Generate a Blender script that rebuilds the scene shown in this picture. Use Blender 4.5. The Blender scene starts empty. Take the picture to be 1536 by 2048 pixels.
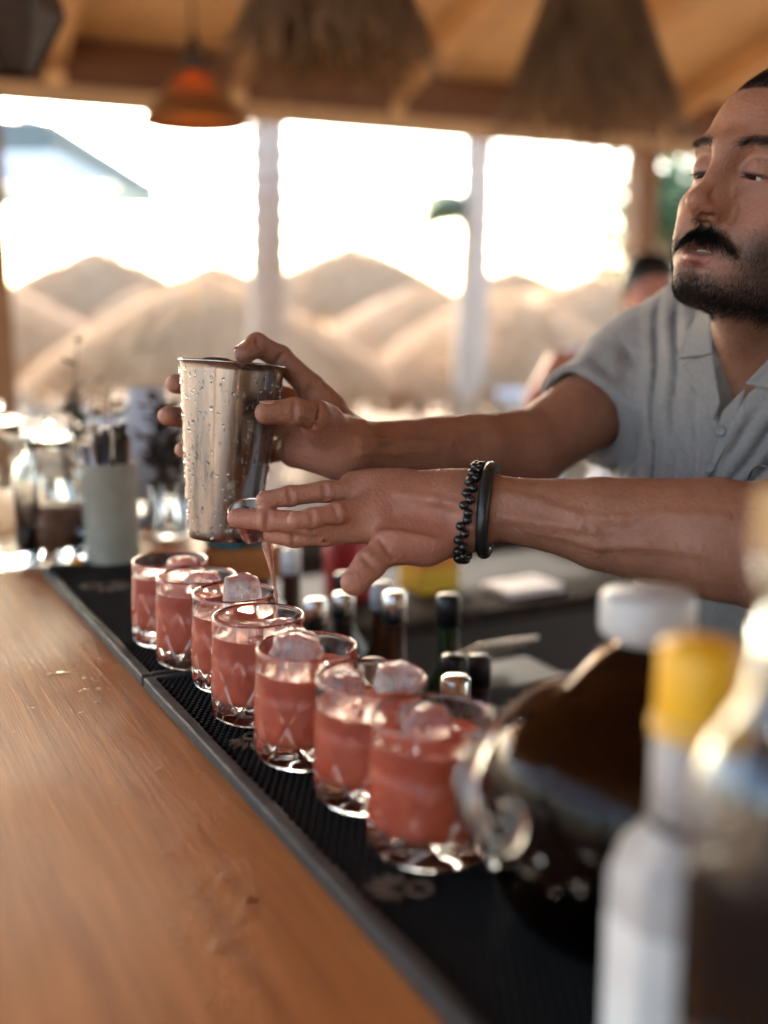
import bpy, bmesh, math, random
import numpy as np
from mathutils import Vector, Matrix, noise as mnoise
rad = math.radians
random.seed(7)
rng = np.random.default_rng(7)
SC = bpy.context.scene
COL = SC.collection

# ---------------------------------------------------------------- camera
FPX = 2100.0                                  # focal length in units of 1/2048 of the picture height
TH = math.atan(368 / FPX)                     # the camera looks down by about ten degrees
CAM = np.array([0.0, 0.0, 1.39])
FW = np.array([0, math.cos(TH), -math.sin(TH)])
UP = np.array([0, math.sin(TH), math.cos(TH)])
RT = np.array([1.0, 0, 0])
cd = bpy.data.cameras.new('camera')
cam = bpy.data.objects.new('camera', cd); COL.objects.link(cam)
cam.location = CAM; cam.rotation_euler = (math.pi / 2 - TH, 0, 0)
cd.sensor_fit = 'VERTICAL'; cd.sensor_height = 24.0; cd.lens = 24.0 * FPX / 2048
cd.clip_start = 0.05; cd.clip_end = 5000
cd.dof.use_dof = True; cd.dof.focus_distance = 0.868; cd.dof.aperture_fstop = cd.lens / 1000 / 0.0185
SC.camera = cam

# ---------------------------------------------------------------- sky, sun, exposure
SUN_AZ, SUN_EL = rad(-16), rad(24)            # azimuth from +Y towards +X
w = bpy.data.worlds.new('World'); SC.world = w; w.use_nodes = True
nt = w.node_tree
sky = nt.nodes.new('ShaderNodeTexSky'); sky.sky_type = 'NISHITA'; sky.sun_disc = False
sky.sun_elevation = SUN_EL; sky.sun_rotation = SUN_AZ
sky.air_density = 1.0; sky.dust_density = 2.5; sky.ozone_density = 1.0
bg = nt.nodes['Background']; bg.inputs['Strength'].default_value = 0.15
nt.links.new(sky.outputs[0], bg.inputs[0])
ld = bpy.data.lights.new('sun', 'SUN'); ld.energy = 2.1; ld.angle = rad(0.53); ld.color = (1, 0.94, 0.84)
sun = bpy.data.objects.new('sun', ld); COL.objects.link(sun)
sdir = Vector((math.sin(SUN_AZ) * math.cos(SUN_EL), math.cos(SUN_AZ) * math.cos(SUN_EL), math.sin(SUN_EL)))
sun.rotation_euler = sdir.to_track_quat('Z', 'Y').to_euler(); sun.location = (0, 0, 12)
vs = SC.view_settings; vs.view_transform = 'Standard'; vs.look = 'None'; vs.exposure = 2.95; vs.gamma = 1.0
cy = SC.cycles
cy.use_denoising = True; cy.use_adaptive_sampling = True; cy.adaptive_threshold = .03; cy.max_bounces = 14; cy.diffuse_bounces = 5; cy.glossy_bounces = 6
cy.transmission_bounces = 12; cy.transparent_max_bounces = 12; cy.sample_clamp_indirect = 8.0
cy.caustics_refractive = True; cy.caustics_reflective = False; cy.blur_glossy = 0.6

def P(px, py, Z):
    """point seen at (px, py) of the photograph at depth Z metres"""
    return CAM + Z * (FW + (px - 768) / FPX * RT + (1024 - py) / FPX * UP)
def G(px, py, z):
    d = FW + (px - 768) / FPX * RT + (1024 - py) / FPX * UP
    return CAM + d * (z - CAM[2]) / d[2]

# ---------------------------------------------------------------- object helpers
def tag(o, label=None, cat=None, group=None, kind=None):
    if label: o['label'] = label
    if cat: o['category'] = cat
    if group: o['group'] = group
    if kind: o['kind'] = kind
    return o
def empty(name, loc=(0, 0, 0), label=None, cat=None, group=None):
    o = bpy.data.objects.new(name, None); COL.objects.link(o); o.location = loc; o.empty_display_size = .05
    return tag(o, label, cat, group)
def link(name, me, parent=None, m=None, smooth=None):
    o = bpy.data.objects.new(name, me); COL.objects.link(o)
    if m is not None:
        me.materials.clear(); me.materials.append(m)
    if parent is not None:
        o.parent = parent
        bpy_w = parent_world(parent)
        o.matrix_parent_inverse = bpy_w.inverted()
    if smooth is not None:
        me.polygons.foreach_set('use_smooth', [smooth] * len(me.polygons))
    return o
def parent_world(o):
    m = o.matrix_parent_inverse @ o.matrix_basis if o.parent else o.matrix_basis.copy()
    return parent_world(o.parent) @ m if o.parent else m
def mesh(name, vf, m, parent=None, smooth=False):
    me = bpy.data.meshes.new(name); v, f = vf
    me.from_pydata([tuple(map(float, q)) for q in v], [], [tuple(int(i) for i in q) for q in f]); me.update()
    return link(name, me, parent, m, smooth)
def np_mesh(name, v, f, m, parent=None, smooth=True, attrs=None):
    me = bpy.data.meshes.new(name); n = f.shape[1]
    me.vertices.add(len(v)); me.vertices.foreach_set('co', np.asarray(v, np.float32).ravel())
    me.loops.add(f.size); me.loops.foreach_set('vertex_index', f.astype(np.int32).ravel())
    me.polygons.add(len(f)); me.polygons.foreach_set('loop_start', np.arange(0, f.size, n, dtype=np.int32))
    me.update(calc_edges=True); me.validate()
    for k, a in (attrs or {}).items():
        at = me.attributes.new(k, 'FLOAT', 'POINT'); at.data.foreach_set('value', np.asarray(a, np.float32))
    return link(name, me, parent, m, smooth)
def join(*parts):
    v, f = [], []
    for pv, pf in parts:
        o = len(v); v += [tuple(q) for q in pv]; f += [tuple(i + o for i in q) for q in pf]
    return v, f
def xf(vf, M):
    M = Matrix(M)
    return [tuple(M @ Vector(q)) for q in vf[0]], vf[1]
def box(x0, x1, y0, y1, z0, z1, b=0.0):
    if b <= 0:
        v = [(x, y, z) for z in (z0, z1) for y in (y0, y1) for x in (x0, x1)]
        return v, [(0, 2, 3, 1), (4, 5, 7, 6), (0, 1, 5, 4), (2, 6, 7, 3), (0, 4, 6, 2), (1, 3, 7, 5)]
    bm = bmesh.new(); bmesh.ops.create_cube(bm, size=1)
    for q in bm.verts:
        q.co = Vector(((x0 + x1) / 2 + q.co.x * (x1 - x0), (y0 + y1) / 2 + q.co.y * (y1 - y0), (z0 + z1) / 2 + q.co.z * (z1 - z0)))
    bmesh.ops.bevel(bm, geom=bm.edges[:], offset=b, segments=2, profile=.5, affect='EDGES')
    bm.verts.index_update()
    r = [tuple(q.co) for q in bm.verts], [tuple(q.index for q in g.verts) for g in bm.faces]
    bm.free(); return r
def obox(p0, p1, wd, hz0, hz1, b=0.0):
    """box along the ground line p0-p1, wd wide to its left side centred, between heights"""
    p0 = Vector((p0[0], p0[1], 0)); p1 = Vector((p1[0], p1[1], 0)); d = p1 - p0
    M = Matrix.Translation(p0) @ Matrix.Rotation(math.atan2(d.y, d.x), 4, 'Z')
    return xf(box(0, d.length, -wd / 2, wd / 2, hz0, hz1, b), M)
def lathe(prof, n=32, closed=False):
    v, f = [], []; k = len(prof)
    for (r, z) in prof:
        for i in range(n):
            a = 2 * math.pi * i / n; v.append((r * math.cos(a), r * math.sin(a), z))
    for j in range(k - 1 if not closed else k):
        for i in range(n):
            a, b2 = j * n + i, j * n + (i + 1) % n; j2 = (j + 1) % k
            f.append((a, b2, j2 * n + (i + 1) % n, j2 * n + i))
    if not closed:
        f.append(tuple(range(n - 1, -1, -1))); f.append(tuple((k - 1) * n + i for i in range(n)))
    return v, f
def tube(pts, rs, n=8, cap=True):
    pts = [Vector(p) for p in pts]
    if not hasattr(rs, '__len__'): rs = [rs] * len(pts)
    v, f = [], []; ref = None
    for i, p in enumerate(pts):
        t = (pts[min(i + 1, len(pts) - 1)] - pts[max(i - 1, 0)]).normalized()
        if ref is None:
            ref = t.orthogonal().normalized()
        ref = (ref - t * ref.dot(t)).normalized(); bi = t.cross(ref)
        for k in range(n):
            a = 2 * math.pi * k / n; v.append(tuple(p + (ref * math.cos(a) + bi * math.sin(a)) * rs[i]))
    for i in range(len(pts) - 1):
        for k in range(n):
            f.append((i * n + k, i * n + (k + 1) % n, (i + 1) * n + (k + 1) % n, (i + 1) * n + k))
    if cap:
        f.append(tuple(range(n - 1, -1, -1))); f.append(tuple((len(pts) - 1) * n + k for k in range(n)))
    return v, f
def blob(c, r, seed, sub=3, amp=.22, sc=1.6, flat=0.0):
    bm = bmesh.new(); bmesh.ops.create_icosphere(bm, subdivisions=sub, radius=1)
    for q in bm.verts:
        d = 1 + amp * mnoise.noise(Vector(q.co) * sc + Vector((seed * 7.3, seed * 1.7, seed))) + amp * .5 * mnoise.noise(Vector(q.co) * sc * 2.7 + Vector((seed, 0, 9)))
        m = max(abs(q.co.x), abs(q.co.y), abs(q.co.z)); d *= (1 - flat) + flat / m * .8
        q.co = Vector((q.co.x * r[0], q.co.y * r[1], q.co.z * r[2])) * d + Vector(c)
    bm.verts.index_update()
    o = [tuple(q.co) for q in bm.verts], [tuple(q.index for q in g.verts) for g in bm.faces]; bm.free(); return o
def copy_tree(o, parent=None):
    c = o.copy(); COL.objects.link(c)
    if parent is not None: c.parent = parent
    for ch in o.children: copy_tree(ch, c)
    return c

# ---------------------------------------------------------------- materials
def mat(name, col, rough=.5, metal=0., spec=.5, var=None, vscale=8, vstretch=(1, 1, 1), bump=0., bscale=60, trans=0., ior=1.45,
        sss=0., sssr=(.01, .004, .002), sheen=0., coat=0., rvar=0., emit=None, estr=0., coord='Object', detail=6, rot=(0, 0, 0), alpha=1., transl=0.):
    m = bpy.data.materials.new(name); m.use_nodes = True; t = m.node_tree; N, L = t.nodes, t.links
    b = N['Principled BSDF']; I = b.inputs
    I['Base Color'].default_value = (*col, 1); I['Roughness'].default_value = rough; I['Metallic'].default_value = metal
    I['Specular IOR Level'].default_value = spec; I['IOR'].default_value = ior; I['Transmission Weight'].default_value = trans
    I['Subsurface Weight'].default_value = sss; I['Subsurface Radius'].default_value = sssr; I['Subsurface Scale'].default_value = 1.0
    I['Sheen Weight'].default_value = sheen; I['Coat Weight'].default_value = coat; I['Alpha'].default_value = alpha
    if emit: I['Emission Color'].default_value = (*emit, 1); I['Emission Strength'].default_value = estr
    tc = N.new('ShaderNodeTexCoord'); mp = N.new('ShaderNodeMapping'); mp.inputs['Scale'].default_value = vstretch; mp.inputs['Rotation'].default_value = rot
    L.new(tc.outputs[coord], mp.inputs[0])
    if var or rvar:
        nz = N.new('ShaderNodeTexNoise'); nz.inputs['Scale'].default_value = vscale; nz.inputs['Detail'].default_value = detail; nz.inputs['Roughness'].default_value = .6
        L.new(mp.outputs[0], nz.inputs[0])
        rp = N.new('ShaderNodeMapRange'); rp.inputs[1].default_value = .3; rp.inputs[2].default_value = .7; L.new(nz.outputs[0], rp.inputs[0])
    if var:
        mx = N.new('ShaderNodeMix'); mx.data_type = 'RGBA'; mx.inputs[6].default_value = (*col, 1); mx.inputs[7].default_value = (*var, 1)
        L.new(rp.outputs[0], mx.inputs[0]); L.new(mx.outputs[2], I['Base Color'])
    if rvar:
        mr = N.new('ShaderNodeMapRange'); mr.inputs[3].default_value = rough; mr.inputs[4].default_value = rough + rvar
        L.new(nz.outputs[0], mr.inputs[0]); mr.inputs[1].default_value = .3; mr.inputs[2].default_value = .7; L.new(mr.outputs[0], I['Roughness'])
    if bump:
        n2 = N.new('ShaderNodeTexNoise'); n2.inputs['Scale'].default_value = bscale; n2.inputs['Detail'].default_value = 4
        L.new(mp.outputs[0], n2.inputs[0]); bp = N.new('ShaderNodeBump'); bp.inputs['Strength'].default_value = 1.0; bp.inputs['Distance'].default_value = bump
        L.new(n2.outputs[0], bp.inputs['Height']); L.new(bp.outputs[0], I['Normal'])
    if transl:
        out = N['Material Output']; tr = N.new('ShaderNodeBsdfTranslucent'); tr.inputs[0].default_value = (*col, 1)
        ms = N.new('ShaderNodeMixShader'); ms.inputs[0].default_value = transl
        L.new(b.outputs[0], ms.inputs[1]); L.new(tr.outputs[0], ms.inputs[2]); L.new(ms.outputs[0], out.inputs[0])
    return m
def wood(name, c1, c2, rough, ang, scale=1.0, coat=0., bump=.0004, spec=.5):
    """planks with grain running along the direction ang (radians from +X) in the world"""
    m = mat(name, c1, rough, coat=coat, spec=spec); t = m.node_tree; N, L = t.nodes, t.links; I = N['Principled BSDF'].inputs
    tc = N.new('ShaderNodeTexCoord'); mp = N.new('ShaderNodeMapping'); mp.vector_type = 'TEXTURE'; mp.inputs['Rotation'].default_value = (0, 0, ang)
    L.new(tc.outputs['Object'], mp.inputs[0])
    m2 = N.new('ShaderNodeMapping'); m2.inputs['Scale'].default_value = (1.1 * scale, 22 * scale, 22 * scale); L.new(mp.outputs[0], m2.inputs[0])
    n1 = N.new('ShaderNodeTexNoise'); n1.inputs['Scale'].default_value = 1.6; n1.inputs['Detail'].default_value = 8; n1.inputs['Roughness'].default_value = .65; n1.inputs['Distortion'].default_value = .6
    L.new(m2.outputs[0], n1.inputs[0])
    m3 = N.new('ShaderNodeMapping'); m3.inputs['Scale'].default_value = (6 * scale, 220 * scale, 220 * scale); L.new(mp.outputs[0], m3.inputs[0])
    n2 = N.new('ShaderNodeTexNoise'); n2.inputs['Scale'].default_value = 1.5; n2.inputs['Detail'].default_value = 5; L.new(m3.outputs[0], n2.inputs[0])
    n3 = N.new('ShaderNodeTexNoise'); n3.inputs['Scale'].default_value = 5; n3.inputs['Detail'].default_value = 3; L.new(tc.outputs['Object'], n3.inputs[0])
    ad = N.new('ShaderNodeMath'); ad.operation = 'MULTIPLY_ADD'; L.new(n2.outputs[0], ad.inputs[0]); ad.inputs[1].default_value = .35; L.new(n1.outputs[0], ad.inputs[2])
    rp = N.new('ShaderNodeMapRange'); rp.inputs[1].default_value = .42; rp.inputs[2].default_value = .95; L.new(ad.outputs[0], rp.inputs[0])
    mx = N.new('ShaderNodeMix'); mx.data_type = 'RGBA'; mx.inputs[6].default_value = (*c1, 1); mx.inputs[7].default_value = (*c2, 1); L.new(rp.outputs[0], mx.inputs[0])
    mz = N.new('ShaderNodeMix'); mz.data_type = 'RGBA'; mz.blend_type = 'MULTIPLY'; mz.inputs[0].default_value = .45
    cr = N.new('ShaderNodeMapRange'); cr.inputs[1].default_value = .3; cr.inputs[2].default_value = .7; cr.inputs[3].default_value = .7; cr.inputs[4].default_value = 1.1; L.new(n3.outputs[0], cr.inputs[0])
    L.new(mx.outputs[2], mz.inputs[6]); L.new(cr.outputs[0], mz.inputs[7]); L.new(mz.outputs[2], I['Base Color'])
    rr = N.new('ShaderNodeMapRange'); rr.inputs[1].default_value = .3; rr.inputs[2].default_value = .75; rr.inputs[3].default_value = rough - .06; rr.inputs[4].default_value = rough + .16; L.new(n3.outputs[0], rr.inputs[0]); L.new(rr.outputs[0], I['Roughness'])
    bp = N.new('ShaderNodeBump'); bp.inputs['Distance'].default_value = bump; L.new(ad.outputs[0], bp.inputs['Height']); L.new(bp.outputs[0], I['Normal'])
    return m

# direction of the bar: s runs along it away from the camera, t across it towards the bartender
SD = np.array([-.467, .884]); TD = np.array([.884, .467]); BO = np.array([-.218, .907])
def B(s, t, z): q = BO + SD * s + TD * t; return (q[0], q[1], z)
BAR_ANG = math.atan2(SD[1], SD[0])
MB = Matrix.Translation((BO[0], BO[1], 0)) @ Matrix.Rotation(math.atan2(TD[1], TD[0]), 4, 'Z')   # local x = t, y = s
# direction of the roof: e along the eave, a away from the camera
ED = np.array([.915, .403]); AD = np.array([-.403, .915]); EO = np.array([0.0, 5.3])
def E(e, a, z): q = EO + ED * e + AD * a; return (q[0], q[1], z)
ME = Matrix.Translation((EO[0], EO[1], 0)) @ Matrix.Rotation(math.atan2(ED[1], ED[0]), 4, 'Z')   # local x = e, y = a
SLOPE = .21; RIDGE = -6.2; ZB = 2.33
COUNTER = 1.069

M = dict(
    sand=mat('sand', (.38, .255, .155), .9, var=(.28, .185, .112), vscale=1.3, bump=.02, bscale=9),
    floor=wood('floor_wood', (.14, .085, .05), (.09, .05, .03), .5, BAR_ANG),
    bar_wood=wood('bar_wood', (.56, .225, .068), (.27, .092, .027), .38, BAR_ANG, 2.6, 0., .0007, .22),
    pine=wood('pine', (.80, .56, .29), (.68, .46, .22), .55, math.atan2(ED[1], ED[0]), .8),
    rafter=wood('rafter_wood', (.70, .44, .20), (.56, .32, .14), .55, math.atan2(AD[1], AD[0]), .8),
    beam=wood('beam_wood', (.60, .42, .24), (.48, .32, .18), .55, math.atan2(ED[1], ED[0]), .8),
    redwood=wood('redwood', (.20, .090, .048), (.13, .055, .03), .55, math.atan2(ED[1], ED[0]), .8),
    post=wood('post_wood', (.30, .155, .07), (.2, .1, .045), .55, 0.0, .8),
    straw=mat('straw', (.27, .17, .10), .8, var=(.08, .05, .033), vscale=11, vstretch=(1, 1, .3), transl=.25),
    thatch=mat('thatch', (.78, .57, .36), .85, var=(.42, .25, .12), vscale=9, transl=.45),
    rattan=mat('rattan', (.055, .036, .027), .55, var=(.03, .02, .015), vscale=20),
    orange_wicker=mat('orange_wicker', (.33, .15, .05), .6, transl=.35),
    rubber=mat('rubber', (.006, .006, .0065), .5, var=(.010, .010, .0105), vscale=60, spec=.3),
    rubber_lip=mat('rubber_lip', (.030, .031, .033), .42, var=(.018, .0185, .02), vscale=40, rvar=.2, bump=.0002, bscale=300),
    emblem=mat('emblem_print', (.13, .085, .055), .6, var=(.07, .045, .03), vscale=120),
    glass=mat('glass', (1, 1, 1), .0, trans=1, ior=1.5),
    oldglass=mat('bottle_glass', (.93, .97, .96), .02, trans=1, ior=1.5),
    drink=mat('drink', (.72, .145, .072), .25, var=(.56, .095, .047), vscale=30, sss=.5, sssr=(.02, .006, .003), spec=.3),
    stream=mat('stream', (.86, .52, .40), .05, trans=.75, ior=1.33),
    ice=mat('ice', (1, .84, .80), .12, trans=.82, ior=1.31, bump=.0008, bscale=140, rvar=.2, vscale=60),
    water=mat('water', (1, 1, 1), .0, trans=1, ior=1.33),
    steel=mat('steel', (.63, .61, .58), .22, metal=1, rvar=.14, vscale=30),
    dsteel=mat('worn_steel', (.42, .42, .42), .34, metal=1, rvar=.15, vscale=20),
    black=mat('black_plastic', (.01, .01, .011), .35),
    bead=mat('black_bead', (.008, .008, .009), .16, spec=.6),
    dark_liquid=mat('dark_liquid', (.004, .002, .0015), .1, spec=.15),
    amber_glass=mat('amber_glass', (.42, .30, .22), .02, trans=1, ior=1.22),
    cap_white=mat('cap_white', (.72, .70, .66), .4, var=(.6, .58, .54), vscale=40),
    cap_grey=mat('cap_grey', (.40, .40, .39), .35, var=(.5, .5, .48), vscale=60),
    yellow=mat('yellow_plastic', (.80, .43, .015), .38, var=(.72, .36, .01), vscale=30),
    label=mat('paper_label', (.60, .56, .52), .6, var=(.30, .28, .265), vscale=22),
    tan=mat('cork', (.55, .36, .17), .7, var=(.45, .28, .12), vscale=60),
    palm=mat('palm_bark', (.60, .49, .39), .9, var=(.46, .37, .29), vscale=9, vstretch=(1, 1, 2.5), bump=.02, bscale=14),
    leaf=mat('leaf', (.10, .17, .08), .55, var=(.10, .17, .06), vscale=3, transl=.3),
    pale_leaf=mat('pale_leaf', (.34, .44, .32), .6, var=(.27, .36, .25), vscale=3, transl=.5),
    mint=mat('mint_leaf', (.05, .075, .03), .5, var=(.03, .04, .02), vscale=30, transl=.2),
    brown_leaf=mat('dry_leaf', (.055, .04, .03), .6, var=(.03, .02, .015), vscale=30),
    canvas=mat('canvas', (.24, .32, .42), .85, var=(.21, .29, .38), vscale=3, transl=.45),
    valance=mat('valance', (.22, .29, .28), .85, transl=.3),
    white=mat('white_paint', (.78, .78, .77), .5),
    cushion=mat('cushion', (.70, .72, .75), .8),
    blue=mat('blue_towel', (.22, .36, .62), .85, var=(.3, .45, .68), vscale=10),
    ceramic=mat('ceramic', (.33, .32, .26), .35, var=(.22, .21, .17), vscale=25, rvar=.2),
    cabinet=mat('cabinet_dark', (.025, .02, .018), .5),
    red=mat('red_plastic', (.40, .03, .035), .4), orange=mat('orange_carton', (.65, .25, .03), .5), ylw=mat('juice_yellow', (.72, .48, .03), .4),
    teal=mat('teal_cloth', (.01, .12, .14), .8), cobalt=mat('cobalt_glass', (.02, .025, .22), .15), brownb=mat('brown_bottle', (.05, .02, .01), .12), greenb=mat('green_bottle', (.02, .05, .02), .12),
    bulb=mat('bulb', (1, .6, .2), .5, emit=(1, .45, .12), estr=26),
)
# ---------------------------------------------------------------- the setting
o = mesh('sand_ground', ([(-900, -900, 0), (900, -900, 0), (900, 900, 0), (-900, 900, 0)], [(0, 1, 2, 3)]), M['sand']); tag(o, kind='structure')
o = mesh('bar_floor', xf(box(-4.5, 4.5, -11.2, .35, -.3, .02), ME), M['floor']); tag(o, kind='structure')

# pavilion: posts, eave beam, blocking boards, rafters, ceiling boards
pav = empty('wooden_pavilion', E(0, 0, 0), 'open timber pavilion roof with plank ceiling and sloping rafters over the bar', 'pavilion')
def roof_z(a): return ZB + .27 + (SLOPE * -a if a > RIDGE else SLOPE * (a - 2 * RIDGE))   # underside of the ceiling boards
def slab(e0, e1, a0, a1, dz0, dz1):
    """board lying in the roof slope"""
    v = []
    for dz in (dz0, dz1):
        for a in (a0, a1):
            for e in (e0, e1): v.append(E(e, a, roof_z(a) + dz))
    return v, [(0, 2, 3, 1), (4, 5, 7, 6), (0, 1, 5, 4), (2, 6, 7, 3), (0, 4, 6, 2), (1, 3, 7, 5)]
BW = .145
a = .55; i = 0
while a - BW > RIDGE - .05:
    mesh('ceiling_board', slab(-5.2, 5.2, a - BW + .006, a, 0 + .0025 * (i % 2), .025), M['pine'], pav); a -= BW; i += 1
rear = slab(-5.2, 5.2, 2 * RIDGE - .75, RIDGE - .06, 0, .025)
mesh('rear_roof_board', rear, M['pine'], pav)
mesh('roof_cover', join(slab(-5.3, 5.3, RIDGE, .65, .032, .09), slab(-5.3, 5.3, 2 * RIDGE - .85, RIDGE - .012, .032, .09)), M['redwood'], pav)
for e in np.arange(-4.72, 5.2, .80):
    mesh('rafter', slab(e - .04, e + .04, RIDGE, .03, -.13, -.003), M['rafter'], pav)
mesh('eave_beam', xf(box(-5.2, 5.2, -.075, .075, ZB, ZB + .06), ME), M['beam'], pav)
for e in np.arange(-4.72, 4.3, .80):
    mesh('blocking_board', xf(box(e + .043, e + .757, -.02, .02, ZB + .062, ZB + .266), ME), M['redwood'], pav)
mesh('rear_beam', xf(box(-5.2, 5.2, 2 * RIDGE - .075, 2 * RIDGE + .075, ZB, ZB + .15), ME), M['beam'], pav)
mesh('ridge_beam', xf(box(-5.2, 5.2, RIDGE - .06, RIDGE + .06, ZB + 1.22, ZB + 1.42), ME), M['rafter'], pav)
def solve_e(px):      # eave coordinate seen at column px
    best = min(np.arange(-5, 5, .005), key=lambda e: abs(768 + FPX * (EO + ED * e)[0] / ((EO + ED * e)[1] * math.cos(TH)) - px)); return best
for e in (solve_e(-6), solve_e(1272), 4.6, -4.6):
    mesh('post', xf(box(e - .065, e + .065, -.066, .066, 0, ZB - .002, .006), ME), M['post'], pav)
for e in (-4.9, 0, 4.9):
    mesh('post', xf(box(e - .065, e + .065, 2 * RIDGE - .066, 2 * RIDGE + .066, 0, ZB - .002, .006), ME), M['post'], pav)
for e in (-4.9, 4.9):
    mesh('post', xf(box(e - .065, e + .065, RIDGE - .066, RIDGE + .066, 0, ZB + 1.218, .006), ME), M['post'], pav)

# unseen rear plank wall, added to cut the light from behind the camera
for k in range(24):
    e0 = -3.6 + k * .30
    mesh('light_block_plank', xf(box(e0 + .004, e0 + .296, 2 * RIDGE + .09, 2 * RIDGE + .12 + .004 * (k % 2), .021, ZB - .002), ME), M['post'], pav)

# the bar counter
bar = empty('bar_counter', B(0, 0, 0), 'brown wooden bar counter with glossy worn top running away to the left', 'counter')
mesh('counter_top', xf(box(-.42, .185, -1.5, 1.02, COUNTER - .05, COUNTER, .004), MB), M['bar_wood'], bar)
mesh('far_top', xf(box(.187, .36, .53, 1.02, COUNTER - .05, COUNTER - .0004, .004), MB), M['bar_wood'], bar)
mesh('far_panel', xf(box(.20, .345, .56, 1.0, .02, COUNTER - .052), MB), M['cabinet'], bar)
for k in range(19):
    mesh('front_plank', xf(box(-.33, -.305, -1.48 + k * .117, -1.48 + k * .117 + .113, .02, COUNTER - .052, .003), MB), M['post'], bar)
mesh('rear_panel', xf(box(.14, .165, -1.48, .75, .02, COUNTER - .052), MB), M['cabinet'], bar)
# droplets and wear on the counter
dv = []
def drop(px, py, r, h=.35, el=1.0):
    c = G(px, py, COUNTER); c = np.array([c[0], c[1], COUNTER - .0001])
    pr = [(r, 0), (r * .97, r * h * .35), (r * .8, r * h * .75), (r * .45, r * h * .96), (r * .02, r * h)]
    dv.append(xf(lathe(pr, 14), Matrix.Translation(c) @ Matrix.Rotation(random.random() * 3, 4, 'Z') @ Matrix.Diagonal((el, 1, 1, 1))))
for px, py, r in ((450, 1755, .0042), (495, 1802, .0036), (484, 1832, .0028), (440, 1895, .0042), (428, 1732, .0022), (320, 1540, .0032), (365, 1555, .002), (395, 1547, .002), (235, 1608, .0025), (237, 1598, .0014), (332, 1704, .0022), (340, 1602, .0015), (470, 1856, .0018), (520, 1805, .002)):
    drop(px, py, r, .38, 1.3)
for px, py, r in ((118, 1347, .006), (170, 1380, .0035), (198, 1378, .003), (218, 1379, .0015), (168, 1356, .0022), (160, 1426, .002), (195, 1405, .0025), (64, 1416, .002)):
    drop(px, py, r, .16, 1.9)
for k in range(46):
    px, py = random.uniform(20, 330), random.uniform(1290, 1620)
    if px < 75 + (py - 1150) * .86 - 40: drop(px, py, random.uniform(.0005, .0014), .35, random.uniform(1, 1.6))
o = mesh('water_droplets', join(*dv), M['water'], None, True); tag(o, 'small water droplets sprinkled over the brown counter top', 'droplets', kind='stuff')

# rubber bar mats
def make_mat(s0, s1, t1, label):
    r = empty('bar_mat', B((s0 + s1) / 2, .0, COUNTER), label, 'bar mat', 'black rubber bar mats')
    z0 = COUNTER + .0004
    mesh('base', xf(box(.010, t1 - .010, s0 + .008, s1 - .008, z0, COUNTER + .0065), MB), M['rubber'], r)
    rim = join(*[xf(box(*q, z0, COUNTER + .0118, .0016), MB) for q in ((0, .0095, s0, s1), (t1 - .0095, t1, s0, s1), (.0097, t1 - .0097, s0, s0 + .007), (.0097, t1 - .0097, s1 - .007, s1))])
    mesh('rim', rim, M['rubber_lip'], r)
    # studs: rows of little bars, every second row shifted
    pt, ps = .0060, .0054
    ts = np.arange(.0135, t1 - .0125, pt); ss = np.arange(s0 + .0105, s1 - .0095, ps)
    T, S = np.meshgrid(ts, ss, indexing='ij'); odd = (np.arange(len(ss)) % 2)[None, :] * pt / 2
    T = (T + odd).ravel(); S = S.ravel(); k = (T < t1 - .0125); T, S = T[k], S[k]
    z1, zt = COUNTER + .0064, COUNTER + .0100
    a, b, c, d = .0022, .0017, .0014, .0009
    base = np.array([(-a, -b, z1), (a, -b, z1), (a, b, z1), (-a, b, z1), (-c, -d, zt), (c, -d, zt), (c, d, zt), (-c, d, zt)])
    v = base[None] + np.stack([T, S, 0 * T], 1)[:, None, :]
    v = v.reshape(-1, 3); R3 = np.array(MB)[:3, :3]; v = v @ R3.T + np.array([BO[0], BO[1], 0])
    f = np.array([(4, 5, 6, 7), (0, 1, 5, 4), (1, 2, 6, 5), (2, 3, 7, 6), (3, 0, 4, 7)])
    f = (f[None] + 8 * np.arange(len(T))[:, None, None]).reshape(-1, 4)
    o = np_mesh('studs', v, f, M['rubber'], r, False); tag(o, kind='stuff')
    return r
mat_far = make_mat(.003, .50, .172, 'farther black rubber bar mat, its end near the grey tool holder')
mat_near = make_mat(-.70, -.003, .172, 'nearer black rubber bar mat, running out of the picture at the bottom')
def emblem(parent, t, s, ang, sc):
    """printed sprig: a ring and a fan of pointed strokes"""
    parts = []; zt = COUNTER + .0113
    def quad(pts): parts.append(([(x, y, zt - .0016) for x, y in pts] + [(x, y, zt) for x, y in pts], [(4, 5, 6, 7), (0, 1, 5, 4), (1, 2, 6, 5), (2, 3, 7, 6), (3, 0, 4, 7)]))
    for k in range(7):
        a = ang + (k - 3) * .42; c, q = math.cos(a), math.sin(a); l = sc * (1 - .09 * abs(k - 3))
        quad([(.25 * l * c, .25 * l * q), (.6 * l * c - .1 * l * q, .6 * l * q + .1 * l * c), (l * c, l * q), (.6 * l * c + .1 * l * q, .6 * l * q - .1 * l * c)])
    for k in range(16):
        a0, a1 = k * math.pi / 8, (k + 1) * math.pi / 8
        cx, cy_ = -.32 * sc * math.cos(ang), -.32 * sc * math.sin(ang)
        quad([(cx + r * sc * math.cos(q), cy_ + r * sc * math.sin(q)) for r, q in ((.22, a0), (.34, a0), (.34, a1), (.22, a1))])
    mesh('emblem', xf(join(*parts), MB @ Matrix.Translation((t, s, 0))), M['emblem'], parent)
def st(px, py):
    g = G(px, py, COUNTER + .011)[:2] - BO; return float(g @ TD), float(g @ SD)
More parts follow.
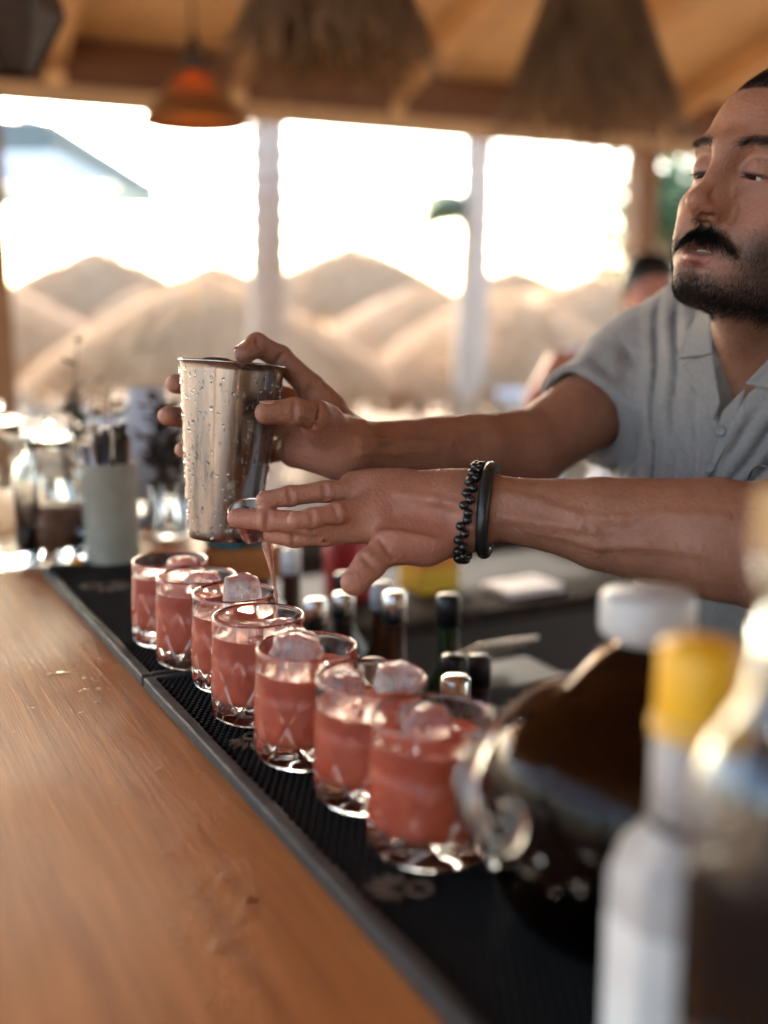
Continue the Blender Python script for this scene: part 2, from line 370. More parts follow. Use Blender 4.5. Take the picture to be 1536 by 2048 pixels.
for (px, py, par, an, sc) in ((205, 1172, mat_far, -.6, .042), (500, 1478, mat_near, -2.2, .022), (812, 1775, mat_near, 2.6, .024)):
    t_, s_ = st(px, py); emblem(par, t_, s_, an, sc)

# ---------------------------------------------------------------- drinking glasses
def glass_mesh():
    H, n = .0835, 180; zs = [0, .0006, .0022, .005, .0085] + list(np.linspace(.0115, .062, 46)) + [.066, .07, .075, .079, .0815]
    v, f = [], []
    def Ro(z): return .0374 + .0023 * max(0, 1 - z / .085) - (.0052 * (1 - z / .006) ** 2 if z < .006 else 0)
    NL = 9
    for z in zs:
        for i in range(n):
            a = 2 * math.pi * i / n; u = a * NL / (2 * math.pi); wv = (z - .012) / .048
            p, q = abs(((u + wv) % 1) - .5) * 2, abs(((u - wv) % 1) - .5) * 2
            env = min(1, max(0, (z - .004) / .010)) * min(1, max(0, (.0625 - z) / .02))
            m_ = min(p, q); groove = max(0, 1 - m_ / .22)
            facet = (1 - p) * (1 - q)
            r = Ro(z) - env * (.0019 * groove - .0004 + .0009 * facet)
            if z < .016: r -= .0012 * abs(((u * 1.0 + .25) % 1) - .5) * 2 * min(1, z / .004) * max(0, 1 - z / .016)
            v.append((r * math.cos(a), r * math.sin(a), z))
    k = len(zs)
    for (r, z) in ((.0369, .0829), (.0363, .0836), (.0354, .0832), (.0350, .0815), (.0350, .07), (.0352, .045), (.0354, .024), (.0345, .0195), (.0315, .0168), (.02, .0158), (.006, .0155), (.0004, .0155)):
        for i in range(n):
            a = 2 * math.pi * i / n; v.append((r * math.cos(a), r * math.sin(a), z))
        k += 1
    for j in range(k - 1):
        for i in range(n):
            f.append((j * n + i, j * n + (i + 1) % n, (j + 1) * n + (i + 1) % n, (j + 1) * n + i))
    # underside: slightly domed, cut like a star
    j0 = 0; rings = []
    for (r, z) in ((.028, .0016), (.016, .0028), (.0004, .0034)):
        st_ = len(v)
        for i in range(n):
            a = 2 * math.pi * i / n; v.append((r * math.cos(a), r * math.sin(a), z + .0008 * math.cos(NL * a) * (r > .001)))
        rings.append(st_)
    prev = 0
    for st_ in rings:
        for i in range(n): f.append((prev + (i + 1) % n, prev + i, st_ + i, st_ + (i + 1) % n))
        prev = st_
    f.append(tuple(prev + n - 1 - i for i in range(n)))
    f.append(tuple((k - 1) * n + i for i in range(n)))
    return v, f
def make_tumbler(x, y, level, label, rot):
    r = empty('tumbler_glass', (x, y, GZ), label, 'glass', 'row of cut-glass tumblers on the mat')
    r.rotation_euler.z = rot
    global GME, LME
    if GME is None:
        g = mesh('vessel', glass_mesh(), M['glass'], r, True); GME = g.data; g.matrix_parent_inverse = Matrix()
    else:
        g = link('vessel', GME, r, None); g.matrix_parent_inverse = Matrix()
    pr = [(.0004, .0153), (.006, .0153), (.02, .0156), (.0317, .0166), (.0347, .0193), (.0356, .024), (.0354, .045), (.03525, level), (.0335, level - .0007), (.02, level - .0011), (.0004, level - .0012)]
    g = mesh('drink', lathe(pr, 48), M['drink'], r, True); g.matrix_parent_inverse = Matrix()
    # foam and small bubbles clinging round the surface
    bub = []
    for k in range(26):
        a = random.random() * 6.28; rr = .033 * math.sqrt(random.random()) if k > 12 else .0335
        b_ = random.uniform(.0006, .0016); bub.append(xf(lathe([(b_, 0), (b_ * .8, b_ * .5), (b_ * .05, b_ * .75)], 8), Matrix.Translation((rr * math.cos(a), rr * math.sin(a), level - .0009))))
    g = mesh('bubbles', join(*bub), M['water'], r, True); g.matrix_parent_inverse = Matrix(); tag(g, kind='stuff')
    return r
GME = LME = None; GZ = COUNTER + .0101
ROW = [(-.2145, 1.027), (-.176, .959), (-.131, .8955), (-.1015, .8195), (-.0565, .737), (-.0085, .669), (.029, .598)]
LV = [.0685, .0695, .0655, .0695, .0670, .0640, .0690]
LB = ['farthest tumbler of the row, pink drink, nearest the shaker bottom and tool holder',
      'second tumbler from the far end, pink drink, clean clear rim',
      'third tumbler from the far end, the one the drink is being poured into',
      'fourth tumbler of the row, in sharp focus at its middle, full pink drink',
      'fifth tumbler from the far end, big pale ice lump crowning it',
      'sixth tumbler, second from the near end, foam ring on its pink drink',
      'nearest tumbler, partly hidden by the round dark jug bottle']
for k, (x, y) in enumerate(ROW): make_tumbler(x, y, LV[k], LB[k], .35 * k + .2)
def ice(px, py, Z, r, seed, label, amp=.2):
    c = P(px, py, Z)
    o = mesh('ice_lump', blob((0, 0, 0), r, seed, 4, amp, 1.3, .45), M['ice'], None, True); o.location = c
    tag(o, label, 'ice', 'ice in the tumblers'); return o
ice(484, 1188, .915, (.0175, .0160, .0200), 3, 'clear ice lump standing above the rim of the tumbler being filled')
ice(592, 1306, .768, (.0200, .0180, .0185), 5, 'large frosty ice lump in the fifth tumbler from the far end')
ice(795, 1366, .703, (.0160, .0150, .0140), 8, 'ice lump showing at the right of the second nearest tumbler')
ice(690, 1378, .71, (.0140, .014, .0130), 18, 'ice lump at the left of the second nearest tumbler')
ice(365, 1144, 1.045, (.0175, .016, .0165), 11, 'ice lump with pink tint in the farthest tumbler')
ice(560, 1262, .845, (.0155, .014, .0100), 13, 'small ice lump low in the sharply focused fourth tumbler')
ice(500, 1270, .845, (.0145, .014, .0100), 19, 'small ice lump at the left in the fourth tumbler')
ice(850, 1446, .648, (.0190, .017, .0120), 15, 'ice lump under the rim of the nearest tumbler')
ice(405, 1165, .98, (.0180, .017, .0110), 21, 'ice lump low in the second tumbler from the far end')
# ---------------------------------------------------------------- shaker tin, strainer, jigger, stream
def frame_from(axis, loc, ref=(0, 1, 0)):
    z = Vector(axis).normalized(); y = Vector(ref); y = (y - z * y.dot(z)).normalized(); x = y.cross(z)
    m = Matrix((x, y, z)).transposed().to_4x4(); m.translation = Vector(loc); return m
TT = P(465, 727, .930); TB = P(445, 1078, .945)
TA = Vector(TT - TB); TH_ = TA.length
MT = frame_from(TA, TB)
tin = empty('shaker_tin', TB, 'wet steel cocktail shaker tin held up in the right hand', 'shaker')
def tin_r(h): return .0302 + (.0462 - .0302) * (h / TH_) ** .92
hs = np.linspace(.004, TH_ - .002, 30)
prof = [(.0006, .0035), (.018, .003), (.0265, .0), (.0288, .0006), (.0299, .0022)] + [(tin_r(h) , h) for h in hs] + [(.0472, TH_ - .0012), (.0476, TH_), (.0468, TH_ + .0008), (.0455, TH_ - .0006)] + [(tin_r(h) - .0011, h) for h in hs[::-1]] + [(.0006, .005)]
mt = mat('tin_steel', (.42, .405, .39), .10, metal=1, rvar=.22, vscale=1.0, vstretch=(60, 60, 9), var=(.15, .14, .135))
nt2 = mt.node_tree; bp = nt2.nodes.new('ShaderNodeBump'); bp.inputs['Distance'].default_value = .00025; bp.inputs['Strength'].default_value = .6
nz = nt2.nodes.new('ShaderNodeTexNoise'); nz.inputs['Scale'].default_value = 1.0; nz.inputs['Detail'].default_value = 7
mp = nt2.nodes.new('ShaderNodeMapping'); mp.inputs['Scale'].default_value = (150, 150, 28); tc = nt2.nodes.new('ShaderNodeTexCoord')
nt2.links.new(tc.outputs['Object'], mp.inputs[0]); nt2.links.new(mp.outputs[0], nz.inputs[0]); nt2.links.new(nz.outputs[0], bp.inputs['Height']); nt2.links.new(bp.outputs[0], nt2.nodes['Principled BSDF'].inputs['Normal'])
mesh('tin_body', xf(lathe(prof, 96), MT), mt, tin, True)
dr = []
for k in range(900):
    a = random.uniform(0, 2 * math.pi); h = random.uniform(.006, TH_ - .008); r = random.choice((.0005, .0007, .0009, .0012, .0016)) * random.uniform(.7, 1.2)
    c, s = math.cos(a), math.sin(a); st_ = random.choice((1, 1, 1.4, 2.4))
    m_ = Matrix(((-s, 0, c, c * tin_r(h)), (c, 0, s, s * tin_r(h)), (0, 1, 0, h), (0, 0, 0, 1)))
    dr.append(xf(lathe([(r, -.0002), (r * .95, r * .3), (r * .7, r * .55), (r * .05, r * .72)], 10), MT @ m_ @ Matrix.Diagonal((1, st_, 1, 1))))
o = mesh('condensation', join(*dr), M['water'], tin, True); tag(o, kind='stuff')
stn = empty('strainer', TT, 'dark round strainer plate resting in the mouth of the shaker tin', 'strainer')
mesh('tab', xf(blob((-.012, -.010, TH_ + .0005), (.014, .010, .0040), 6, 3, .15), MT), M['rattan'], stn, True)
mesh('plate', xf(lathe([(.001, TH_ - .0010), (.034, TH_ - .0010), (.0425, TH_ - .0022), (.0435, TH_ - .0032), (.042, TH_ - .0042), (.001, TH_ - .0025)], 40), MT), M['dsteel'], stn, True)
jg = empty('jigger', P(505, 1075, .885), 'little steel jigger with shiny rim tipped between the fingers of the left hand', 'jigger')
MJ = frame_from(Vector(P(487, 1003, .868) - P(508, 1078, .876)) + Vector((.004, -.012, 0)), P(508, 1078, .876))
mesh('cup', xf(lathe([(.0006, .001), (.0075, 0), (.0095, .002), (.0158, .030), (.0162, .0312), (.0155, .0316), (.0148, .030), (.0088, .004), (.0006, .003)], 40), MJ), M['steel'], jg, True)
p0 = P(528, 1068, .874); p1 = P(536, 1095, .876); p2 = P(541, 1125, .884); p3 = P(548, 1160, .893); p4 = P(553, 1200, .900); p5 = P(554, 1262, .905)
o = mesh('poured_stream', tube([p0, p1, p2, p3, p4, p5], [.0030, .0046, .0026, .0015, .0013, .0016], 14), M['stream'], None, True)
tag(o, 'thin pale pink stream of drink falling into the third tumbler', 'liquid')

# ---------------------------------------------------------------- bottles in the foreground at the right
def put(name, vf, m, loc, parent, smooth=True, rz=0):
    return mesh(name, xf(vf, Matrix.Translation(loc) @ Matrix.Rotation(rz, 4, 'Z')), m, parent, smooth)
def up_px(loc, py):     # height above the counter of the point over loc that shows at row py
    lo, hi = COUNTER - .1, COUNTER + .5
    for _ in range(40):
        z = (lo + hi) / 2; q = np.array([loc[0], loc[1], z]) - CAM; y = 1024 - FPX * (q @ UP) / (q @ FW)
        if y > py: lo = z
        else: hi = z
    return z
def ground_at(px, py, Z): q = P(px, py, Z); return (float(q[0]), float(q[1]))
jl = ground_at(1287, 1400, .55); jz = lambda py: up_px(jl, py) - COUNTER - .0102
J = empty('jug_bottle', (jl[0], jl[1], COUNTER), 'round glass jug bottle of dark liquor with loop handle and pale cap', 'bottle')
zc0, zc1, zs_, zb = jz(1285), jz(1185), jz(1325), jz(1520)
loc = (jl[0], jl[1], COUNTER + .0102)
RB = .085
prof = [(.0006, .001), (.05, .0), (.066, .003), (.074, .014), (RB, .04), (RB, zb - .012), (RB * .965, zb + .006), (RB * .87, zb + .020), (RB * .70, zb + .032), (RB * .48, zb + .040), (.026, zs_ + .004), (.0175, zs_ + .010), (.0165, zc0 + .003), (.0165, zc0 + .012)]
inner = [(max(r - .0032, .0005), z) for r, z in prof[4:]]
inner = [(.0005, .0045), (.046, .0045), (.061, .0065), (.0695, .016)] + inner
gb = lathe(prof + [(.0145, prof[-1][1] + .001)] + inner[::-1], 72)
def flute(x, y, z):
    a_ = math.atan2(y, x); k_ = (1 + .016 * math.sin(9 * a_ + 5 * math.sin(z * 40)) * sstep_(z, .02, .05) * (1 - sstep_(z, zb - .02, zb + .02))) if math.hypot(x, y) > RB - .0012 else 1
    return (x * k_, y * k_, z)
sstep_ = lambda v_, a_, b_: max(0., min(1., (v_ - a_) / (b_ - a_)))
put('glass_body', ([flute(*q) for q in gb[0]], gb[1]), M['amber_glass'], loc, J)
lv = jz(1505)
liq = [(.0006, .004), (.048, .004), (.062, .007), (.0698, .016), (RB - .003, .04)] + [(RB - .003, z) for z in np.linspace(.05, lv, 6)] + [(.0006, lv - .0005)]
put('liquor', lathe(liq, 64), M['dark_liquid'], loc, J)
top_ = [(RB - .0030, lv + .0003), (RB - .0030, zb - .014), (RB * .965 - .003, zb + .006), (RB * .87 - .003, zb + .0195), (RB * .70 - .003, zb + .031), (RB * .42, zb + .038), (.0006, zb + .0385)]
put('upper_fill', lathe([q for q in top_ if q[1] > lv], 64), mat('brown_fill', (.060, .036, .022), .25, spec=.3, var=(.045, .026, .016), vscale=20), loc, J)  # brown fill added in the empty shoulder, standing for dark seen through glass
put('cap', lathe([(.0215, zc0 + .004), (.0238, zc0 + .006), (.0246, zc0 + .0095), (.0246, zc1 - .004), (.0226, zc1), (.001, zc1 + .0012)], 48), M['cap_grey'], loc, J)
put('neck_label', lathe([(.0168, zs_ + .012), (.0185, zs_ + .014), (.0185, zc0 + .004), (.0168, zc0 + .005)], 40), M['cap_white'], loc, J)
hp = [P(1000, 1425, .505), P(958, 1490, .497), P(930, 1560, .492), P(940, 1630, .490), P(985, 1690, .490), P(1022, 1690, .490), P(1036, 1650, .492), P(1020, 1600, .498)]
hp = [hp[0]] + [tuple(np.array(hp[i]) * .5 + np.array(hp[i + 1]) * .5) if k else hp[i] for i in range(1, 7) for k in (0, 1)] + [hp[7]]
mesh('handle', tube(hp, [.0046] * len(hp), 12), M['oldglass'], J, True)
# glass beads added to the jug's side to catch highlights
dr = []
for k in range(90):
    px, py = random.choice([(random.gauss(975, 40), random.gauss(1640, 60)), (random.gauss(960, 30), random.gauss(1720, 40)), (random.gauss(1110, 45), random.gauss(1890, 45)), (random.uniform(1000, 1250), random.uniform(1540, 2000))])
    d0 = FW + (px - 768) / FPX * RT + (1024 - py) / FPX * UP; c2 = CAM[:2] - np.array(jl); a_ = d0[:2] @ d0[:2]; b_ = 2 * c2 @ d0[:2]; cc = c2 @ c2 - RB ** 2; di = b_ * b_ - 4 * a_ * cc
    if di <= 0: continue
    q = CAM + d0 * (-b_ - math.sqrt(di)) / (2 * a_)
    if not (COUNTER + .05 < q[2] < COUNTER + zb): continue
    r = random.uniform(.0012, .0042); nrm = Vector((q[0] - jl[0], q[1] - jl[1], 0)).normalized()
    dr.append(xf(lathe([(r, -.0003), (r * .9, r * .4), (r * .5, r * .75), (r * .05, r * .85)], 12), frame_from(nrm, q, (0, 0, 1))))
o = mesh('glass_beads', join(*dr), M['oldglass'], J, True); tag(o, kind='stuff')

yl = ground_at(1393, 1460, .415); yz = lambda py: up_px(yl, py) - COUNTER - .0102
loc = (yl[0], yl[1], COUNTER + .0102)
Y = empty('yellow_capped_bottle', (yl[0], yl[1], COUNTER), 'pale eight-sided bottle with wide yellow pourer cap and white label', 'bottle')
def octa(prof, ch=.42):
    v, f = [], []
    for (r, z) in prof:
        for k in range(8):
            a = math.pi / 4 * (k // 2 * 2) + (math.pi / 4 if k % 2 else 0) * ch * 2 + .12 - (math.pi / 8)
            v.append((r * math.cos(a), r * math.sin(a), z))
    n = 8
    for j in range(len(prof) - 1):
        for i in range(n): f.append((j * n + i, j * n + (i + 1) % n, (j + 1) * n + (i + 1) % n, (j + 1) * n + i))
    f.append(tuple(range(n - 1, -1, -1))); f.append(tuple((len(prof) - 1) * n + i for i in range(n)))
    return v, f
ysh, ynk, ycb, yct = yz(1735), yz(1650), yz(1450), yz(1285)
put('bottle_body', octa([(.031, 0), (.0335, .003), (.0335, ysh), (.031, ysh + .004), (.018, ynk), (.0165, ynk + .001)]), M['label'], loc, Y, False, .35)
put('neck_ring', lathe([(.0172, ynk + .0005), (.0182, ynk + .0015), (.0182, ynk + .004), (.0172, ynk + .005)], 36), M['black'], loc, Y)
put('neck', lathe([(.0168, ynk + .004), (.0168, ycb + .004)], 36), M['label'], loc, Y)
put('front_label', octa([(.0336, .02), (.0338, .021), (.0338, ysh - .018), (.0336, ysh - .017)]), M['cap_white'], loc, Y, False, .35)
rib = lathe([(.0150, ycb), (.0162, ycb + .001), (.0165, ycb + .004), (.0162, yct - .003), (.0150, yct - .0005), (.001, yct)], 48)
rib = ([(x * (1 + .012 * (i % 2)), y * (1 + .012 * (i % 2)), z) for i, (x, y, z) in enumerate(rib[0])], rib[1])
put('pourer_cap', rib, M['yellow'], loc, Y)
put('cap_lip', lathe([(.0165, ycb - .003), (.0182, ycb - .002), (.0182, ycb + .002), (.0164, ycb + .0032)], 48), M['yellow'], loc, Y)

cl = ground_at(1560, 1500, .338); cz = lambda py: up_px(cl, py) - COUNTER - .0102
loc = (cl[0], cl[1], COUNTER + .0102)
K = empty('clear_bottle', (cl[0], cl[1], COUNTER), 'clear glass bottle of dark liquor at the right edge, tan stopper', 'bottle')
zsh, zn, zt = cz(1560), cz(1330), cz(1150)
prof = [(0.0005, .001), (0.0234, 0), (0.0274, .003), (0.0284, .012), (0.0284, zsh), (0.0266, zsh + .007), (0.0203, zsh + .018), (0.0135, zsh + .027), (0.0108, zsh + .038), (0.0097, zn), (0.0095, zt), (0.0110, zt + .001), (0.0110, zt + .006), (0.0077, zt + .0065), (0.0072, zt), (0.0077, zn), (0.0088, zsh + .038), (0.0113, zsh + .026), (0.0180, zsh + .0165), (0.0243, zsh + .006), (0.0261, zsh), (0.0261, .012), (0.0234, .006), (0.0005, .006)]
put('glass_body', lathe(prof, 60), M['oldglass'], loc, K)
lv = cz(1725)
put('liquor', lathe([(0.0005, .0058), (0.0236, .0058), (0.0264, .012), (0.0264, lv), (0.0005, lv - .0004)], 48), M['dark_liquid'], loc, K)
put('stopper', lathe([(0.0070, zt - .010), (0.0074, zt + .006), (0.0113, zt + .0072), (0.0117, zt + .012), (0.0115, zt + .024), (0.0101, zt + .027), (0.0009, zt + .0275)], 36), M['tan'], loc, K)

# ---------------------------------------------------------------- things at the far end of the counter
th = ground_at(221, 1000, 1.42)
T = empty('tool_holder', (th[0], th[1], COUNTER), 'grey ceramic holder full of dark bar tools at the counter end', 'holder')
zt = up_px(th, 925) - COUNTER
put('pot', lathe([(.001, .002), (.032, .0), (.0355, .002), (.0365, .01), (.037, zt - .003), (.0385, zt), (.0345, zt), (.034, .01), (.001, .008)], 48), M['ceramic'], (th[0], th[1], COUNTER + .0006), T)
for k in range(15):
    a = random.uniform(0, 6.28); r0 = random.uniform(.004, .02); r1 = r0 + random.uniform(.004, .016); h = zt + random.uniform(.02, .055)
    mesh('tool_handle', tube([(th[0] + r0 * math.cos(a), th[1] + r0 * math.sin(a), COUNTER + .012), (th[0] + r1 * math.cos(a), th[1] + r1 * math.sin(a), COUNTER + h)], [.003, .0055], 8), random.choice((M['black'], M['black'], M['dsteel'])), T, True)
def jar(px, py, Z, R, H, label, lid=True, seed=0, fill=None):
    g = ground_at(px, py, Z); loc = (g[0], g[1], COUNTER + .0006)
    j = empty('glass_jar', (g[0], g[1], COUNTER), label, 'jar')
    prof = [(.001, .001), (R * .9, 0), (R, .006), (R, H * .72), (R * .93, H * .82), (R * .62, H * .92), (R * .62, H), (R * .57, H), (R * .57, H * .92), (R * .88, H * .81), (R * .95, H * .71), (R * .95, .010), (.001, .008)]
    put('jar_body', lathe(prof, 48), M['oldglass'], loc, j)
    if lid:
        put('lid', lathe([(R * .55, H + .001), (R * .68, H + .002), (R * .68, H + .010), (R * .3, H + .016), (R * .1, H + .018), (R * .16, H + .026), (R * .17, H + .032), (R * .1, H + .037), (.001, H + .038)], 36), M['oldglass'], loc, j)
    if fill:
        put('contents', lathe([(.001, .0095), (R * .93, .0115), (R * .945, H * fill), (.001, H * fill + .004)], 32), mat('jar_contents', (.32, .14, .09), .6, var=(.16, .08, .05), vscale=60), loc, j)
    return j
jar(104, 1020, 1.47, .050, .165, 'squat lidded glass jar with brown contents beside the grey tool holder', fill=.42)
jar(8, 1000, 1.43, .046, .19, 'tall clear glass jar at the left picture edge', fill=None)
og = ground_at(152, 1083, 1.40)
o = mesh('orange_peel', blob((og[0], og[1], COUNTER + .0105), (.010, .008, .0098), 4, 2, .1), M['orange'], None, True); tag(o, 'small orange fruit piece between jar and tool holder', 'fruit')
# sprigs of leaves standing behind the jars
def sprig(px, py, Z, n, hh, m, label, spread=.05, ls=.03, pot=True):
    g = ground_at(px, py, Z); r = empty('leafy_sprig', (g[0], g[1], COUNTER), label, 'plant')
    pot_m = [(.001, .001), (.022, 0), (.026, .004), (.030, .085), (.027, .085), (.023, .008), (.001, .006)]
    put('vase', lathe(pot_m, 28), M['oldglass'], (g[0], g[1], COUNTER + .0006), r)
    for k in range(n):
        a = random.uniform(0, 6.28); top = np.array([g[0] + spread * math.cos(a) * random.uniform(.3, 1), g[1] + spread * math.sin(a) * random.uniform(.3, 1), COUNTER + hh * random.uniform(.6, 1.0)])
        b0 = np.array([g[0] + .01 * math.cos(a), g[1] + .01 * math.sin(a), COUNTER + .01])
        mid = b0 * .5 + top * .5 + np.array([0, 0, .02])
        mesh('stem', tube([b0, mid, top], [.0018, .0015, .001], 6), m, r, True)
        for q in range(5):
            u = .45 + .55 * q / 4; c = b0 * (1 - u) ** 2 + 2 * u * (1 - u) * mid + u * u * top
            an = random.uniform(0, 6.28); l = ls * random.uniform(.6, 1.15); dx, dy, dz = math.cos(an) * l, math.sin(an) * l, random.uniform(-.2, .9) * l
            sx, sy = -math.sin(an) * l * .3, math.cos(an) * l * .3
            mesh('leaf', ([c, c + (dx * .5 + sx, dy * .5 + sy, dz * .5), c + (dx, dy, dz), c + (dx * .5 - sx, dy * .5 - sy, dz * .5), c + (dx * .5, dy * .5, dz * .5 - l * .1)], [(0, 4, 1), (0, 3, 4), (1, 4, 2), (4, 3, 2)]), m, r, True)
sprig(190, 950, 1.58, 9, .245, M['mint'], 'dark green mint sprigs standing behind the tool holder', .045, .034)
sprig(120, 950, 1.66, 5, .33, M['brown_leaf'], 'tall thin dry stems rising behind the lidded jar', .075, .03)
sprig(338, 950, 1.62, 12, .21, M['brown_leaf'], 'bushy dark brown dried bunch behind the shaker tin', .04, .045)
# napkin stack with white cone napkins
ng = ground_at(300, 960, 1.75)
N_ = empty('lamp_stand', (ng[0], ng[1], COUNTER), 'white cone shaded table lamp behind the tool holder', 'lamp')
zt_, zb_ = up_px(ng, 775), up_px(ng, 985)
put('shade', lathe([(.028, zt_), (.0775, zb_), (.0765, zb_), (.027, zt_)], 40), mat('shade_cloth', (.74, .77, .82), .8, transl=.5), (ng[0], ng[1], 0), N_)
put('stand', lathe([(.001, COUNTER + .0008), (.05, COUNTER + .0008), (.052, COUNTER + .008), (.012, COUNTER + .016), (.009, zt_ - .02), (.001, zt_ - .01)], 24), M['dsteel'], (ng[0], ng[1], 0), N_)
# ---------------------------------------------------------------- work side of the bar
rail = empty('speed_rail', B(0, .42, 0), 'steel bottle shelf running behind the counter', 'shelf')
mesh('shelf', xf(box(.195, .425, -.95, .52, .74, .76), MB), M['dsteel'], rail)
mesh('front_lip', xf(box(.426, .436, -.95, .52, .74, .84), MB), M['dsteel'], rail)
for s in (-.9, -.2, .48): mesh('leg', xf(box(.21, .41, s - .02, s + .02, .021, .739), MB), M['cabinet'], rail)
mcol = lambda c: M[c]
BT = [(-.30, .40, 'brownb', 'black', 'short brown bottle nearest the end of the shelf'), (-.20, .45, 'black', 'black', 'all black bottle behind the nearest tumblers'), (-.10, .39, 'brownb', 'steel', 'brown bottle with steel pourer behind the sixth tumbler'),
      (0, .45, 'black', 'black', 'matt black bottle behind the fifth tumbler'), (.07, .39, 'cobalt', 'cap_white', 'cobalt blue bottle under the thumb of the left hand'), (.15, .46, 'brownb', 'steel', 'brown bottle with bright pourer behind the fourth tumbler'),
      (.22, .39, 'greenb', 'steel', 'dark green bottle with steel pourer behind the pour'), (.29, .46, 'black', 'steel', 'black bottle with steel pourer right of the pour'), (.36, .39, 'cobalt', 'steel', 'second blue bottle farther along the shelf'),
      (.44, .45, 'brownb', 'cap_white', 'brown bottle with white cap behind the third tumbler')]
BT += [(-.26, .50, 'black', 'steel', 'black bottle with steel pourer in the rear row, nearest of them'), (-.14, .51, 'cobalt', 'black', 'blue bottle in the rear row behind the sixth tumbler'), (.03, .50, 'brownb', 'black', 'brown bottle with black cap in the rear row behind the fifth tumbler'), (.11, .51, 'greenb', 'black', 'dark green bottle in the rear row under the thumb'), (.26, .50, 'brownb', 'cap_grey', 'brown bottle with grey cap in the rear row right of the pour'), (.39, .51, 'black', 'black', 'plain black bottle in the rear row, farthest along')]
for k, (s, t, mb, mc, lab) in enumerate(BT):
    h = .255 + .05 * ((k * 7) % 4) / 3; q = B(s, t - .12 , .7606)
    b_ = empty('liquor_bottle', q, lab, 'bottle', 'bottles on the shelf behind the counter')
    put('bottle_glass', lathe([(.001, .001), (.033, 0), (.036, .004), (.036, h * .58), (.031, h * .68), (.014, h * .78), (.0125, h * .97), (.0125, h)], 28), M[mb], q, b_)
    put('bottle_cap', lathe([(.0128, h * .94), (.0145, h * .945), (.0145, h + .016), (.012, h + .019), (.001, h + .02)], 24), M[mc], q, b_)
    put('paper_label', lathe([(.0362, h * .14), (.0364, h * .15), (.0364, h * .46), (.0362, h * .47)], 28), M[('label', 'cap_white', 'black', 'tan')[k % 4]], q, b_)
# worktop across the far side with cartons on it
wk = empty('back_worktop', (.07, 1.9, 0), 'steel topped worktop across the bar behind the bartender', 'worktop')
W0 = np.array(G(840, 1240, .86)[:2])
MW = Matrix.Translation((W0[0], W0[1], 0)) @ Matrix.Rotation(math.atan2(TD[1], TD[0]), 4, 'Z')
mesh('top', xf(box(-.75, 1.5, 0, .6, .83, .86, .003), MW), mat('worktop_stone', (.040, .032, .026), .85, var=(.022, .018, .015), vscale=30, spec=.1), wk)
mesh('cabinet', xf(box(-.72, 1.47, .03, .57, .021, .829), MW), M['cabinet'], wk)
mesh('backsplash', xf(box(-.74, 1.49, .57, .598, .8605, .93), MW), M['cabinet'], wk)
def on_work(x, y): q = MW @ Vector((x, y, 0)); return (q.x, q.y, .8606)
q = on_work(-.04, .22); b_ = empty('squeeze_bottle', q, 'red plastic squeeze bottle on the back worktop', 'bottle')
put('body', lathe([(.001, .001), (.045, 0), (.048, .005), (.048, .15), (.03, .175), (.018, .18)], 32), M['red'], q, b_); put('nozzle', lathe([(.02, .179), (.02, .19), (.006, .23), (.004, .232)], 20), M['red'], q, b_)
q = on_work(.135, .20); b_ = empty('juice_carton', q, 'orange and yellow juice carton on the back worktop', 'carton')
put('carton_body', box(-.045, .045, -.045, .045, .05, .19), M['orange'], q, b_, False, .5); put('carton_base', box(-.0452, .0452, -.0452, .0452, 0, .05), M['ylw'], q, b_, False, .5)
put('gable', ([(-.045, -.045, .19), (.045, -.045, .19), (.045, .045, .19), (-.045, .045, .19), (-.045, 0, .235), (.045, 0, .235)], [(0, 1, 5, 4), (2, 3, 4, 5), (1, 2, 5), (3, 0, 4)]), M['orange'], q, b_, False, .5)
q = on_work(.30, .10); o = put('folded_napkin', join(box(-.07, .07, -.05, .05, 0, .006, .002), box(-.068, .07, -.048, .05, .0062, .012, .002)), M['white'], q, None, False, .5); tag(o, 'folded white napkin lying on the back worktop', 'napkin')
q = on_work(-.35, .25); b_ = empty('syrup_bottle', q, 'pale syrup bottle with silver pourer at the left of the back worktop', 'bottle')
put('body', lathe([(.001, .001), (.038, 0), (.04, .004), (.04, .16), (.015, .20), (.013, .25)], 28), M['cap_grey'], q, b_); put('pourer', lathe([(.014, .249), (.014, .26), (.005, .265), (.003, .31)], 16), M['steel'], q, b_)
q = on_work(-.52, .2); b_ = empty('tall_bottle', q, 'tall dark bottle at the left end of the back worktop', 'bottle')
put('body', lathe([(.001, .001), (.036, 0), (.038, .004), (.038, .2), (.014, .25), (.013, .31)], 28), M['greenb'], q, b_); put('cap', lathe([(.0145, .3), (.015, .302), (.015, .33), (.001, .332)], 20), M['cap_white'], q, b_)
# steel pan with tilted lid, folded teal cloth
q = B(-.16, .50, .822)
b_ = empty('ice_bin', (G(985, 1330, .90)[0], G(985, 1330, .90)[1], .02), 'dark steel ice bin with bright tilted lid right of the tumblers', 'bin')
g = G(985, 1330, .90); MP = Matrix.Translation((g[0], g[1], .905)) @ Matrix.Rotation(.45, 4, 'Z')
mesh('bin_body', xf(box(-.055, .10, -.06, .06, -.884, -.02, .006), MP), M['cabinet'], b_)
mesh('lid', xf(box(-.05, .05, -.05, .05, -.003, .003, .002), Matrix.Translation((g[0], g[1], .925)) @ Matrix.Rotation(.45, 4, 'Z') @ Matrix.Rotation(rad(-28), 4, 'X')), M['steel'], b_)
ct = B(.575, .30, 0)
o = mesh('bar_cloth', blob((ct[0], ct[1], COUNTER + .022), (.055, .045, .026), 31, 4, .45, 1.8), M['teal'], None, True); tag(o, 'crumpled teal bar cloth behind the farthest tumblers', 'cloth')
